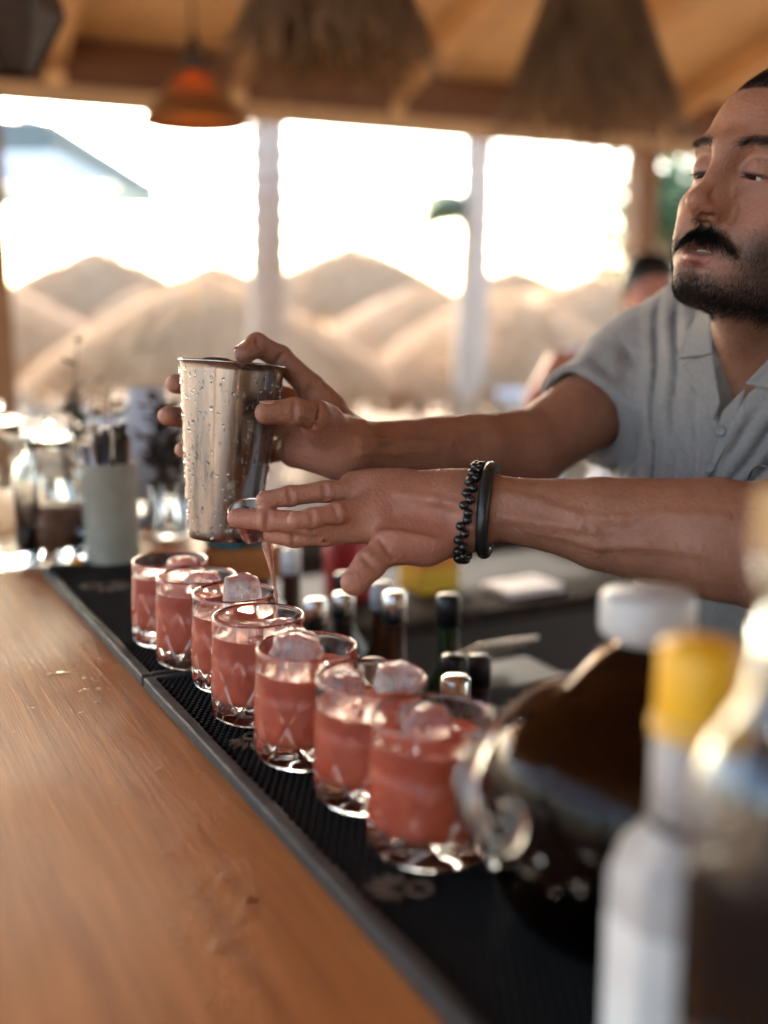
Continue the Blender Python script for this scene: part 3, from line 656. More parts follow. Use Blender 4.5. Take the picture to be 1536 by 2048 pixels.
# ---------------------------------------------------------------- pendant lamps under the roof
def straw_shade(px_top, py_top, px_b, py_b, Z, R, label, r0=.06, n=900, seed=1):
    top = P(px_top, py_top, Z); bot = P(px_b, py_b, Z); x, y = top[0], top[1]; zt, zb = top[2], bot[2]; H = zt - zb
    r = empty('straw_pendant', (x, y, zt), label, 'lamp', 'straw pendant lamps')
    R_ = random.Random(seed)
    core = [(r0 + (R * .93 - r0) * ((.66 * u) ** 1.35), zt - H * .66 * u) for u in np.linspace(0, 1, 9)]
    put('liner', lathe(core + [(q[0] - .006, q[1]) for q in core[::-1]], 40, True), M['straw'], (x, y, 0), r)
    v, f = [], []
    for k in range(n):
        a = R_.uniform(0, 6.283); u0 = R_.uniform(0, .75); u1 = min(1.16, u0 + R_.uniform(.2, .5)); wd = R_.uniform(.002, .0055); da = R_.gauss(0, .12); b = len(v)
        for u, w_ in ((u0, wd), ((u0 + u1) / 2, wd), (u1, wd * .25)):
            rr = r0 + (R - r0) * (u ** 1.35) + R_.uniform(.0, .018) * (1 + 2.2 * u) + .004; aa = a + da * (u - u0) * 3; z = zt - H * u
            tx, ty = -math.sin(aa) * w_, math.cos(aa) * w_; cx_, cy_ = x + rr * math.cos(aa), y + rr * math.sin(aa)
            v += [(cx_ - tx, cy_ - ty, z), (cx_ + tx, cy_ + ty, z)]
        f += [(b, b + 1, b + 3, b + 2), (b + 2, b + 3, b + 5, b + 4)]
    o = mesh('straw_strands', (v, f), M['straw'], r, False); tag(o, kind='stuff')
    top_z = roof_z(float((np.array([x, y]) - EO) @ AD))
    mesh('cable', tube([(x, y, zt - .02), (x, y, top_z + .02)], .006, 8), M['black'], r, True)
    mesh('crown', xf(lathe([(r0 * 1.05, zt - .03), (r0 * 1.1, zt - .01), (r0 * .5, zt + .03), (.008, zt + .05)], 24), Matrix.Translation((x, y, 0))), M['straw'], r, True)
    return r
straw_shade(1190, -120, 1190, 240, 3.1, .250, 'shaggy straw pendant lamp above the bartender at the right', .085, 1700, 3)
straw_shade(660, -260, 660, 118, 2.75, .260, 'shaggy straw pendant lamp at top centre, cut by the picture edge', .085, 1700, 5)
# dark lantern at top left
q = P(18, 8, 2.0); L_ = empty('dark_lantern', q, 'dark angular rattan lantern in the top left corner', 'lamp')
for k in range(6):
    a = k * math.pi / 3 + .3; b = a + math.pi / 3; R1, R2 = .05, .098
    t1 = q + np.array([R1 * math.cos(a), R1 * math.sin(a), .16]); m1 = q + np.array([R2 * math.cos(a), R2 * math.sin(a), -.02]); d1 = q + np.array([.04 * math.cos(a), .04 * math.sin(a), -.125])
    t2 = q + np.array([R1 * math.cos(b), R1 * math.sin(b), .16]); m2 = q + np.array([R2 * math.cos(b), R2 * math.sin(b), -.02]); d2 = q + np.array([.04 * math.cos(b), .04 * math.sin(b), -.125])
    mesh('panel', ([t1, t2, m2, m1, d1, d2], [(0, 1, 2, 3), (3, 2, 5, 4)]), M['rattan'], L_)
    mesh('rib', tube([t1, m1, d1], .006, 8), M['rattan'], L_, True)
mesh('cable', tube([q + np.array([0, 0, .15]), (q[0], q[1], roof_z(float((q[:2] - EO) @ AD)) + .02)], .006, 8), M['black'], L_, True)
mesh('cap', xf(lathe([(.052, .155), (.052, .17), (.01, .2)], 18), Matrix.Translation(Vector(q))), M['rattan'], L_, True)
# lit wicker lamp
q = P(388, 150, 4.2); zb = P(388, 245, 4.2)[2]; zt = P(388, 100, 4.2)[2]
L_ = empty('wicker_lamp', (q[0], q[1], q[2]), 'conical wicker lamp glowing orange below the eave', 'lamp')
R0, R1, R2 = .07, .135, .215
put('top_cone', lathe([(.015, zt + .05), (.03, zt), (R0, q[2]), (R0 - .006, q[2]), (.02, zt)], 32), M['rattan'], (q[0], q[1], 0), L_)
zm = P(388, 200, 4.2)[2]
for (n, ra, rb, z0, z1) in ((22, R0, R1, q[2], zm), (34, R1, R2, zm, zb)):
    for k in range(n):
        a = 2 * math.pi * k / n; c, s = math.cos(a), math.sin(a)
        mesh('wicker_strip', tube([(q[0] + ra * c, q[1] + ra * s, z0), (q[0] + rb * c, q[1] + rb * s, z1)], [.006, .0065], 6), M['orange_wicker'], L_, True)
for u in np.linspace(0, 1, 9):
    rr = R0 + (R2 - R0) * u; z = q[2] + (zb - q[2]) * (u ** .95)
    mesh('hoop', tube([(q[0] + rr * math.cos(t), q[1] + rr * math.sin(t), z) for t in np.linspace(0, 6.2832, 33)], .006, 6, False), M['orange_wicker'], L_, True)
pl = [(R0 - .008, q[2]), (R1 - .008, zm), (R2 - .010, zb)]
put('liner', lathe(pl + [(r_ - .003, z_) for r_, z_ in pl[::-1]], 36, True), mat('lamp_paper', (.36, .15, .05), .7, transl=.5), (q[0], q[1], 0), L_)
mesh('bulb', blob((q[0], q[1], (q[2] + zm) / 2), (.035, .035, .04), 1, 3, 0), M['bulb'], L_, True)
mesh('cable', tube([(q[0], q[1], zt + .04), (q[0], q[1], roof_z(float((q[:2] - EO) @ AD)) + .02)], .006, 8), M['black'], L_, True)

# ---------------------------------------------------------------- the beach outside
def parasol_meshes(R=1.75, H=.92):
    R_ = random.Random(4); v, f = [], []
    for k in range(4200):
        a = R_.uniform(0, 6.283); u0 = math.sqrt(R_.random()) * .92; u1 = min(1.08, u0 + R_.uniform(.14, .26)); wd = R_.uniform(.012, .03); b = len(v)
        for u, w_ in ((u0, wd), (u1, wd * .4)):
            rr = R * u; z = -H * (.74 * u + .26 * u ** 2.4) + R_.uniform(.0, .14); tx, ty = -math.sin(a) * w_, math.cos(a) * w_
            if u > .97: z -= .10 * R_.random()
            v += [(rr * math.cos(a) - tx, rr * math.sin(a) - ty, z), (rr * math.cos(a) + tx, rr * math.sin(a) + ty, z)]
        f.append((b, b + 1, b + 3, b + 2))
    strands = (v, f)
    pr = [(R * u, -H * (.74 * u + .26 * u ** 2.4)) for u in np.linspace(.02, .97, 10)]
    cone = lathe(pr + [(q[0], q[1] - .04) for q in pr[::-1]], 40, True)
    v, f = [], []
    for k in range(360):
        a = R_.uniform(0, 6.283); wd = R_.uniform(.012, .03); b = len(v); rr = R * R_.uniform(.94, 1.0); z0 = -H * .93
        tx, ty = -math.sin(a) * wd, math.cos(a) * wd
        for z, k2 in ((z0, 1), (z0 - R_.uniform(.18, .34), 1.03)): v += [((rr * math.cos(a)) * k2 - tx, rr * math.sin(a) * k2 - ty, z), (rr * math.cos(a) * k2 + tx, rr * math.sin(a) * k2 + ty, z)]
        f.append((b, b + 1, b + 3, b + 2))
    return strands, cone, (v, f)
ST, CO, FR = parasol_meshes()
par_proto = None
def parasol(px, py, Z, peak, sc, label):
    global par_proto
    q = P(px, py, Z); z = peak if peak else q[2]
    if par_proto is None:
        r = empty('thatched_parasol', (0, 0, 0)); par_proto = r
        o = mesh('thatch_strands', ST, M['thatch'], r); tag(o, kind='stuff'); mesh('thatch_cone', CO, M['thatch'], r, True); o = mesh('fringe', FR, M['thatch'], r); tag(o, kind='stuff')
        mesh('pole', tube([(0, 0, -.02), (0, 0, -3.4)], .055, 12), M['post'], r, True)
        mesh('cap', lathe([(.12, -.10), (.08, .0), (.03, .09), (.005, .12)], 16), M['thatch'], r, True)
        for k in range(8):
            a = k * math.pi / 4; mesh('rib', tube([(.05 * math.cos(a), .05 * math.sin(a), -.12), (1.6 * math.cos(a), 1.6 * math.sin(a), -.92)], .02, 6), M['post'], r, True)
    else: r = copy_tree(par_proto)
    r.location = (q[0], q[1], q[2]); r.scale = (sc, sc, sc); r.rotation_euler.z = random.uniform(0, 6)
    tag(r, label, 'parasol', 'thatched beach parasols'); return r
parasol(705, 497, 14.5, None, 1.0, 'thatched parasol with the highest peak, between the two pale palm trunks')
parasol(195, 503, 15.0, None, .98, 'thatched parasol at the left, under the big blue canopy')
parasol(432, 530, 17.5, None, 1.0, 'thatched parasol peeping left of the nearer pale trunk')
parasol(1030, 541, 18.5, None, 1.0, 'thatched parasol just right of the farther palm trunk')
parasol(420, 570, 9.5, None, .92, 'nearest thatched parasol, broad and pale, behind the raised shaker')
parasol(1190, 560, 13.0, None, 1.0, 'thatched parasol behind the bartender\'s shoulder')
parasol(-60, 560, 12.0, None, .95, 'thatched parasol cut by the left picture edge')
parasol(860, 575, 23.0, None, 1.0, 'far thatched parasol behind the farther palm trunk')
for (px, py, Z, lab) in ((840, 588, 12.0, 'low thatched parasol left of the farther palm trunk'), (1000, 600, 11.0, 'low thatched parasol right of the farther palm trunk'),
                         (1110, 575, 15.5, 'thatched parasol left of the bartender\'s sleeve'), (300, 590, 13.5, 'low thatched parasol left of the raised shaker')):
    parasol(px, py, Z, None, .95, lab)
parasol(1420, 545, 20.0, None, 1.0, 'far thatched parasol behind the bartender\'s head')
# big blue canvas canopy upper left
cq = P(-170, 330, 8.5)
cano = empty('canvas_canopy', (cq[0], cq[1], 0), 'large pale blue canvas umbrella at upper left', 'umbrella')
zc = P(0, 318, 8.5)[2]; ap = P(-170, 160, 8.5)[2]; hw = 1.62
cor = [Vector((cq[0] + hw * sx, cq[1] + hw * sy, zc)) for sx, sy in ((-1, -1), (1, -1), (1, 1), (-1, 1))]
vv, ff = [], []
for i in range(4):
    a_, b_ = cor[i], cor[(i + 1) % 4]; top = Vector((cq[0], cq[1], ap)); n = 8; base = len(vv)
    for j in range(n + 1):
        for k in range(n + 1):
            p_ = top.lerp(a_.lerp(b_, k / n), j / n); p_.z -= .10 * math.sin(math.pi * j / n); vv.append(tuple(p_))
    for j in range(n):
        for k in range(n): ff.append((base + j * (n + 1) + k, base + j * (n + 1) + k + 1, base + (j + 1) * (n + 1) + k + 1, base + (j + 1) * (n + 1) + k))
    mesh('valance', ([tuple(a_ + Vector((0, 0, -.002))), tuple(b_ + Vector((0, 0, -.002))), tuple(b_ + Vector((0, 0, -.2))), tuple(a_ + Vector((0, 0, -.2)))], [(0, 1, 2, 3)]), M['valance'], cano)
    mesh('rib', tube([tuple(top - Vector((0, 0, .06))), tuple(a_ - Vector((0, 0, .03)))], .018, 8), M['white'], cano, True)
mesh('canopy', (vv, ff), M['canvas'], cano, True)
mesh('pole', tube([(cq[0], cq[1], 0), (cq[0], cq[1], ap)], .035, 12), M['white'], cano, True)
mesh('base_weight', xf(box(-.35, .35, -.35, .35, 0, .09, .02), Matrix.Translation((cq[0], cq[1], 0))), M['cap_grey'], cano)
# pale palm trunks
def frond(base, az, l, droop, m, parent, name='frond', lw=.022):
    v, f = [], []; n = 16; bx, by, bz = base
    for i in range(n):
        u = i / (n - 1); x = l * u; z = l * (.42 * u - droop * u * u); c = np.array([bx + math.cos(az) * x, by + math.sin(az) * x, bz + z])
        for sgn in (-1, 1):
            L2 = l * .30 * math.sin(math.pi * min(1, .12 + u * .9)) + .03; tip = c + np.array([math.cos(az) * L2 * .6 - sgn * math.sin(az) * L2 * .8, math.sin(az) * L2 * .6 + sgn * math.cos(az) * L2 * .8, -L2 * .35])
            w_ = np.array([math.cos(az), math.sin(az), 0]) * lw; b = len(v); v += [c - w_, c + w_, tip]; f.append((b, b + 1, b + 2))
    v2, f2 = tube([(bx + math.cos(az) * l * u, by + math.sin(az) * l * u, bz + l * (.42 * u - droop * u * u)) for u in np.linspace(0, 1, 7)], list(np.linspace(.022, .004, 7)), 6)
    mesh(name, join((v, f), (v2, f2)), m, parent)
def palm_tree(px, Z, r0, r1, top, label, low=None):
    q = P(px, 600, Z); r = empty('palm_tree', (q[0], q[1], 0), label, 'palm tree', 'palm trees on the beach')
    pts, rs = [], []
    for k in range(70):
        u = k / 69; z = -.1 + (top + .1) * u; pts.append((q[0] + .10 * math.sin(u * 2.2), q[1], z)); rs.append((r0 + (r1 - r0) * u) * (1 + .14 * (k % 2) + .12 * mnoise.noise(Vector((px, k * .35, 0)))))
    mesh('trunk', tube(pts, rs, 20), M['palm'], r, False)
    tp = pts[-1]
    for k in range(16): frond(tp, k * 2.4, 2.0, .5 + .35 * random.random(), M['leaf'], r)
    if low:
        for (az, l, dr_, py) in low:
            zl = P(px, py, Z)[2]; frond((q[0], q[1], zl), az, l, dr_, M['pale_leaf'], r, 'frond', .05)
palm_tree(512, 6.6, .118, .098, 4.4, 'pale thick palm trunk standing behind the raised shaker')
palm_tree(930, 9.5, .15, .11, 4.6, 'pale palm trunk at picture centre right with hanging green frond', [(math.pi * (.70 + .055 * k), .42 + .09 * (k % 4), .20 + .25 * (k % 5), 400 + 14 * (k % 4)) for k in range(11)])
# loungers
lp = None
def lounger(px, py, az, towel, label):
    global lp
    g = G(px, py, .0)
    r = empty('beach_lounger', (g[0], g[1], 0), label, 'sun lounger', 'sun loungers on the sand'); r.rotation_euler.z = az
    def ad(name, vf, m, sm=False):
        o = mesh(name, vf, m, r, sm); o.matrix_parent_inverse = Matrix(); return o
    ad('frame', box(-.33, .33, -.95, .95, .27, .31, .01), M['white'])
    ad('mattress', box(-.32, .32, -.94, .30, .312, .39, .02), M[towel])
    ad('backrest', xf(box(-.32, .32, 0, .72, 0, .08, .02), Matrix.Translation((0, .30, .315)) @ Matrix.Rotation(rad(42), 4, 'X')), M[towel])
    for sx in (-.29, .29):
        for sy in (-.85, .85): ad('leg', box(sx - .025, sx + .025, sy - .025, sy + .025, 0, .269), M['white'])
for (px, py, az, tw, lab) in ((690, 800, 2.4, 'blue', 'lounger with blue towel seen behind the raised forearm'), (770, 812, 2.5, 'cushion', 'lounger with pale cushion beside the blue towel one'), (850, 790, 2.3, 'cabinet', 'lounger with dark cushion left of the farther palm trunk'),
                              (240, 905, 2.2, 'cushion', 'white lounger behind the mint sprigs'), (120, 880, 2.6, 'cushion', 'white lounger behind the glass jars'), (1090, 850, 2.5, 'cushion', 'white lounger right of the farther palm trunk'), (560, 860, 2.4, 'cushion', 'white lounger behind the right wrist'), (1120, 950, 2.6, 'cushion', 'nearest white lounger under the bartender\'s right elbow')):
    lounger(px, py, az, tw, lab)
# shrubs and trees beyond the parasols
def tree(px, py, Z, R, label, hgt=None):
    q = P(px, py, Z); r = empty('leafy_tree', (q[0], q[1], 0), label, 'tree', 'trees beyond the beach')
    z0 = q[2]
    mesh('trunk', tube([(q[0], q[1], -.05), (q[0] + .1, q[1], z0 * .5), (q[0], q[1], z0)], [.16, .11, .06], 10), M['palm'], r, True)
    R_ = random.Random(int(px)); v, f = [], []
    for c in range(34):
        d = Vector((R_.gauss(0, 1), R_.gauss(0, 1), R_.gauss(0, .8))).normalized() * R * R_.uniform(.2, .95)
        cc = np.array([q[0] + d.x, q[1] + d.y, z0 + d.z])
        for l in range(60):
            p_ = cc + np.array([R_.gauss(0, .2), R_.gauss(0, .2), R_.gauss(0, .18)]) * R; s_ = .05 + .05 * R_.random(); e1 = Vector((R_.gauss(0, 1), R_.gauss(0, 1), R_.gauss(0, 1))).normalized() * s_ * R; e2 = e1.orthogonal() * .5
            b = len(v); v += [tuple(p_ - np.array(e1)), tuple(p_ + np.array(e2)), tuple(p_ + np.array(e1)), tuple(p_ - np.array(e2))]; f.append((b, b + 1, b + 2, b + 3))
        mesh('limb', tube([(q[0], q[1], z0 - R * .5), tuple(cc)], [.05, .015], 5), M['palm'], r, True)
    o = mesh('crown', (v, f), M['leaf'], r); tag(o, kind='stuff')
tree(1345, 430, 17, 1.6, 'green tree right of the wooden post beside the bartender\'s face')

# ---------------------------------------------------------------- organic shapes: blended solids turned into one skin
class Solid:
    """smoothly blended round cones and ellipsoids; op 'u' adds, 's' carves"""
    def __init__(s): s.p = []
    def cone(s, a, b, ra, rb, k=.01, op='u'):
        a, b = np.array(a, float), np.array(b, float); r = max(ra, rb); s.p.append(('c', a, b, ra, rb, k, op, np.minimum(a, b) - r, np.maximum(a, b) + r)); return s
    def chain(s, pts, rs, k=.01, op='u'):
        for i in range(len(pts) - 1): s.cone(pts[i], pts[i + 1], rs[i], rs[i + 1], k if i == 0 else min(k, .0035), op)
        return s
    def ell(s, c, r, R=None, k=.01, op='u'):
        c = np.array(c, float); r = np.array(r, float); R = np.eye(3) if R is None else np.array(R, float)   # columns = axes
        ext = np.sqrt(((R * r[None, :]) ** 2).sum(1)); s.p.append(('e', c, r, R, None, k, op, c - ext, c + ext)); return s
    def plane(s, c, n, lo, hi, k=.002):
        """cut away the side n points to, within a box"""
        s.p.append(('p', np.array(c, float), np.array(n, float) / np.linalg.norm(n), None, None, k, 's', np.array(lo, float), np.array(hi, float))); return s
    def __call__(s, q, mg=.03):
        d = np.full(len(q), .05); qlo, qhi = q.min(0), q.max(0)
        for t, a, b, ra, rb, k, op, lo, hi in s.p:
            m = mg + k
            if (qlo > hi + m).any() or (qhi < lo - m).any(): continue
            idx = np.nonzero(((q > lo - m) & (q < hi + m)).all(1))[0]
            if not len(idx): continue
            p = q[idx]
            if t == 'c':
                ab = b - a; h = np.clip(((p - a) @ ab) / (ab @ ab + 1e-12), 0, 1); e = np.linalg.norm(p - a - h[:, None] * ab, axis=1) - (ra + (rb - ra) * h)
            elif t == 'e':
                u = (p - a) @ ra; k0 = np.linalg.norm(u / b, axis=1); k1 = np.linalg.norm(u / (b * b), axis=1) + 1e-9; e = k0 * (k0 - 1) / k1
            else:
                e = -((p - a) @ b)
                if ra is not None:
                    w_ = p - a; e = np.maximum(e, np.linalg.norm(w_ - (w_ @ b)[:, None] * b, axis=1) - ra)
            x = d[idx]
            if op == 'u':
                h = np.maximum(k - np.abs(x - e), 0) / k; d[idx] = np.minimum(x, e) - h * h * k * .25
            else:
                h = np.maximum(k - np.abs(x + e), 0) / k; d[idx] = np.maximum(x, -e) + h * h * k * .25
        return d
def skin(sol, h, disp=None):
    """sparse surface nets of a Solid (or any distance function with .p boxes) at cell size h"""
    lo = np.min([p[7] for p in sol.p if p[6] == 'u'], 0) - .02; hi = np.max([p[8] for p in sol.p if p[6] == 'u'], 0) + .02
    n = 8; nb = np.ceil((hi - lo) / (h * n)).astype(int)
    bi = np.stack(np.meshgrid(*[np.arange(k) for k in nb], indexing='ij'), -1).reshape(-1, 3)
    cen = lo + (bi + .5) * h * n; d = np.concatenate([sol(cen[i:i + 4000], .045 + h * n) for i in range(0, len(cen), 4000)]); bi = bi[np.abs(d) < h * n * .87 + .008]; bi = bi[np.lexsort((bi[:, 2], bi[:, 1] // 4, bi[:, 0] // 4))]
    g = np.stack(np.meshgrid(*[np.arange(n + 1)] * 3, indexing='ij'), -1).reshape(-1, 3)
    V = np.empty((len(bi), n + 1, n + 1, n + 1), np.float32)
    for c0 in range(0, len(bi), 60):
        gi = (bi[c0:c0 + 60, None, :] * n + g[None]).reshape(-1, 3); q = lo + gi * h
        dd = sol(q)
        if disp is not None: dd = dd - disp(q, dd)
        V[c0:c0 + 60] = dd.reshape(-1, n + 1, n + 1, n + 1)
    N = nb * n + 2
    key = lambda i: (i[..., 0] * N[1] + i[..., 1]) * N[2] + i[..., 2]
    acc = np.zeros((len(bi), n, n, n, 3)); cnt = np.zeros((len(bi), n, n, n))
    for ax in range(3):
        o = [b for b in range(3) if b != ax]
        for c in ((0, 0), (1, 0), (0, 1), (1, 1)):
            sl0 = [slice(None)] + [None] * 3; sl1 = [slice(None)] + [None] * 3; off = [0, 0, 0]
            for b, cc in zip(o, c): sl0[b + 1] = sl1[b + 1] = slice(cc, cc + n); off[b] = cc
            sl0[ax + 1] = slice(0, n); sl1[ax + 1] = slice(1, n + 1)
            v0, v1 = V[tuple(sl0)], V[tuple(sl1)]; cr = (v0 < 0) != (v1 < 0)
            t = np.where(cr, v0 / np.where(cr, v0 - v1, 1), 0)
            pt = np.zeros(cr.shape + (3,)); pt[..., ax] = t
            for b in o: pt[..., b] = off[b]
            acc += pt * cr[..., None]; cnt += cr
    act = cnt > 0; w_ = np.argwhere(act); cell = bi[w_[:, 0]] * n + w_[:, 1:]
    pos = lo + (cell + acc[act] / cnt[act][:, None]) * h
    ck = key(cell); od = np.argsort(ck); ck = ck[od]; pos = pos[od]
    quads = []
    for ax in range(3):
        v0 = V[:, :n, :n, :n]; sl = [slice(None)] + [slice(0, n)] * 3; sl[ax + 1] = slice(1, n + 1); v1 = V[tuple(sl)]
        cr = (v0 < 0) != (v1 < 0); w_ = np.argwhere(cr); pi = bi[w_[:, 0]] * n + w_[:, 1:]; neg = v0[cr] < 0
        e1 = np.zeros(3, int); e2 = np.zeros(3, int); e1[(ax + 1) % 3] = 1; e2[(ax + 2) % 3] = 1
        cs = [pi, pi - e1, pi - e1 - e2, pi - e2]; ids = []; ok = np.ones(len(pi), bool)
        for c in cs:
            kk = key(c); j = np.clip(np.searchsorted(ck, kk), 0, len(ck) - 1); ok &= ck[j] == kk; ids.append(j)
        qd = np.stack(ids, 1)[ok]; ng = neg[ok]; qd[~ng] = qd[~ng][:, ::-1]; quads.append(qd)
    return pos, np.concatenate(quads)
def normals(v, f):
    n = np.cross(v[f[:, 2]] - v[f[:, 0]], v[f[:, 3]] - v[f[:, 1]]); o = np.zeros_like(v)
    for c in range(3): o[:, c] = np.bincount(f.ravel(), np.repeat(n[:, c], 4), len(v))
    return o / (np.linalg.norm(o, axis=1)[:, None] + 1e-12)
def hairs(name, roots, dirs, nrm, length, r, m, parent, curl=.15, lift=.35, seg=3):
    """one mesh of tapered three-sided hairs"""
    n = len(roots); L = (length * rng.uniform(.6, 1.2, n))[:, None] if np.isscalar(length) else (length * rng.uniform(.7, 1.2, n))[:, None]
    dirs = dirs + rng.normal(0, curl, (n, 3)); dirs = dirs - (dirs * nrm).sum(1)[:, None] * nrm * .8; dirs /= np.linalg.norm(dirs, axis=1)[:, None] + 1e-9
    side = np.cross(dirs, nrm); side /= np.linalg.norm(side, axis=1)[:, None] + 1e-9; bend = rng.normal(0, curl, n)[:, None]
    vs = []
    for i in range(seg + 1):
        u = i / seg; c = roots - nrm * .0006 + dirs * L * u + nrm * L * lift * (u - .55 * u * u) + side * bend * L * u * u; rr = r * (1 - .85 * u)
        for k in range(3):
            a = 2.0944 * k; vs.append(c + (side * math.cos(a) + nrm * math.sin(a)) * rr)
    v = np.stack(vs, 1).reshape(-1, 3); per = 3 * (seg + 1)
    f = np.array([(i * 3 + k, i * 3 + (k + 1) % 3, i * 3 + 3 + (k + 1) % 3, i * 3 + 3 + k) for i in range(seg) for k in range(3)])
    f = (f[None] + per * np.arange(n)[:, None, None]).reshape(-1, 4)
    return np_mesh(name, v, f, m, parent, True)
def attr_mix(m, base_sock_col, layers):
    """blend colours over the base colour by point attributes"""
    t = m.node_tree; N, L = t.nodes, t.links; I = N['Principled BSDF'].inputs
    src = I['Base Color'].links[0].from_socket if I['Base Color'].links else None
    for name, col, amt in layers:
        a = N.new('ShaderNodeAttribute'); a.attribute_name = name; x = N.new('ShaderNodeMix'); x.data_type = 'RGBA'
        if src: L.new(src, x.inputs[6])
        else: x.inputs[6].default_value = (*base_sock_col, 1)
        x.inputs[7].default_value = (*col, 1); mu = N.new('ShaderNodeMath'); mu.operation = 'MULTIPLY'; mu.inputs[1].default_value = amt; L.new(a.outputs['Fac'], mu.inputs[0]); L.new(mu.outputs[0], x.inputs[0]); src = x.outputs[2]
    if src: L.new(src, I['Base Color'])
def sstep(x, a, b): t = np.clip((x - a) / (b - a), 0, 1); return t * t * (3 - 2 * t)

# ---------------------------------------------------------------- the bartender
HYAW, HPITCH, HROLL = rad(52.5), rad(17), rad(27)
def cam3(r, u, b): return RT * r + UP * u - FW * b        # right, up, towards the camera
def head_axes():
    f = np.array([-math.sin(HYAW), 0, math.cos(HYAW)]); l = np.array([math.cos(HYAW), 0, math.sin(HYAW)]); u = np.array([0, 1., 0])
    f, u = f * math.cos(HPITCH) - u * math.sin(HPITCH), u * math.cos(HPITCH) + f * math.sin(HPITCH)
    c, s = math.cos(HROLL), math.sin(HROLL); Rz = np.array([[c, s, 0], [-s, c, 0], [0, 0, 1]])
    return [cam3(*(Rz @ q)) for q in (l, f, u)]
HL, HF, HU = head_axes(); HR = np.stack([HL, HF, HU], 1)           # local x = person's left, y = forward, z = up
HS = .93                                                   # a slightly small head, a little nearer
HC = CAM + (RT * .3844 + UP * .3063 + FW * 1.0186) * HS
def H(x, y, z): return HC + HR @ np.array([x, y, z]) * HS
def HB(c, r, k=.01, op='u', R=None): body.ell(H(*c), np.array(r) * HS, HR if R is None else HR @ R, k, op)
def rot(ax, a):
    return np.array(Matrix.Rotation(a, 3, ax))
body = Solid()
# skull and face
HB((0, -.014, .036), (.0765, .096, .084))
HB((0, .022, .040), (.062, .064, .058), .02)
HB((0, .018, -.035), (.060, .064, .080), .025)
for s in (-1, 1):
    body.cone(H(s * .056, -.012, -.052), H(s * .050, .010, -.080), .017, .016, .03); body.cone(H(s * .050, .010, -.078), H(s * .018, .066, -.101), .017, .0155, .03)
    HB((s * .045, .052, -.028), (.021, .018, .015), .03)                        # cheekbone
    HB((s * .034, .058, -.060), (.022, .022, .028), .02)                         # cheek
    HB((s * .072, -.012, -.012), (.009, .017, .030), .006, 'u', rot('Z', s * .35)); HB((s * .080, -.014, -.008), (.005, .010, .018), .006, 's')
HB((0, .073, -.099), (.023, .016, .015), .018)
body.cone(H(-.040, .076, .024), H(0, .088, .020), .0095, .010, .016); body.cone(H(.040, .076, .024), H(0, .088, .020), .0095, .010, .016)
HB((0, .070, -.072), (.031, .024, .026), .02)                                    # muzzle
EX, EZ = .0300, .0035
for s in (-1, 1):
    HB((s * EX, .096, EZ + .001), (.0180, .0165, .0125), .014, 's')              # socket
    HB((s * EX, .0735, EZ), (.0165, .0146, .0142), .006)                           # lids over the eyeball
    body.cone(H(s * .020, .080, EZ - .0145), H(s * .042, .072, EZ - .015), .0030, .0026, .007)   # lower lid
    body.cone(H(s * .0235, .0945, -.046), H(s * .034, .083, -.066), .0022, .0018, .010, 's')     # fold from nose to mouth
# nose
HB((0, .082, -.024), (.0175, .020, .022), .016)
body.chain([H(0, .090, .012), H(0, .1005, -.010), H(0, .1135, -.030)], [.0060, .0058, .0062], .014)
HB((0, .1135, -.0352), (.0084, .0085, .0074), .010); HB((0, .104, -.044), (.0042, .0100, .0050), .006)
for s in (-1, 1):
    HB((s * .0108, .0975, -.0390), (.0058, .0120, .0062), .009); HB((s * .0080, .1035, -.0455), (.0038, .0070, .0055), .0020, 's', rot('Z', s * .35)); HB((s * .0180, .0905, -.036), (.0012, .008, .007), .010, 's')
HB((0, .0935, -.054), (.0028, .004, .008), .004, 's')                            # philtrum
for s in (-1, 1): HB((s * EX, .0890, EZ - .0070), (.0135, .0110, .0015), .0018, 's', rot('Y', s * .12))  # slit of the half closed eye
# mouth
for s in (-1, 1):
    body.cone(H(s * .022, .0835, -.0745), H(s * .006, .0955, -.0665), .0030, .0046, .006); body.cone(H(s * .021, .0835, -.0775), H(0, .0955, -.0830), .0032, .0068, .006)
body.cone(H(-.006, .0955, -.0665), H(.006, .0955, -.0665), .0046, .0046, .006)
HB((.002, .0955, -.0748), (.0165, .012, .0034), .003, 's')
HB((0, .0985, -.0925), (.018, .010, .0055), .008, 's')                           # dip under the lip
# neck and chest (inside the shirt)
NB = P(1515, 765, 1.09)
body.cone(H(0, -.030, -.060), NB, .052, .058, .03)
body.cone(H(.020, .030, -.100), P(1475, 780, 1.045), .020, .024, .03)
body.ell(P(1452, 668, 1.0), (.012, .011, .015), None, .016)                     # larynx
SHR = P(1285, 748, 1.20); SHL = P(1830, 720, .90)
CH = P(1512, 915, 1.115); BE = P(1570, 1190, 1.16)
fv = np.array([-.80, -.60, 0]); fv /= np.linalg.norm(fv); rv = np.array([fv[1], -fv[0], 0.]); TR = np.stack([rv, fv, np.array([0, 0, 1.])], 1)
body.ell(CH, (.160, .098, .17), TR, .03); body.ell(BE, (.150, .105, .20), TR, .05)
body.cone(NB + np.array([.0, .02, -.02]), SHR, .05, .046, .05); body.cone(NB, SHL, .05, .046, .05)
body.ell(P(1465, 850, 1.055), (.075, .030, .06), TR, .04)
# right arm (far one)
ELR = P(1040, 912, 1.075); WRR = P(700, 900, .957)
mid = lambda a, b, u: a * (1 - u) + b * u
body.chain([SHR, mid(SHR, ELR, .45), ELR], [.046, .043, .037], .03)
body.chain([ELR, mid(ELR, WRR, .3), mid(ELR, WRR, .7), WRR], [.038, .0385, .030, .0255], .02)
body.cone(mid(ELR, WRR, .05) + cam3(0, .008, .0), mid(ELR, WRR, .55), .032, .024, .02)
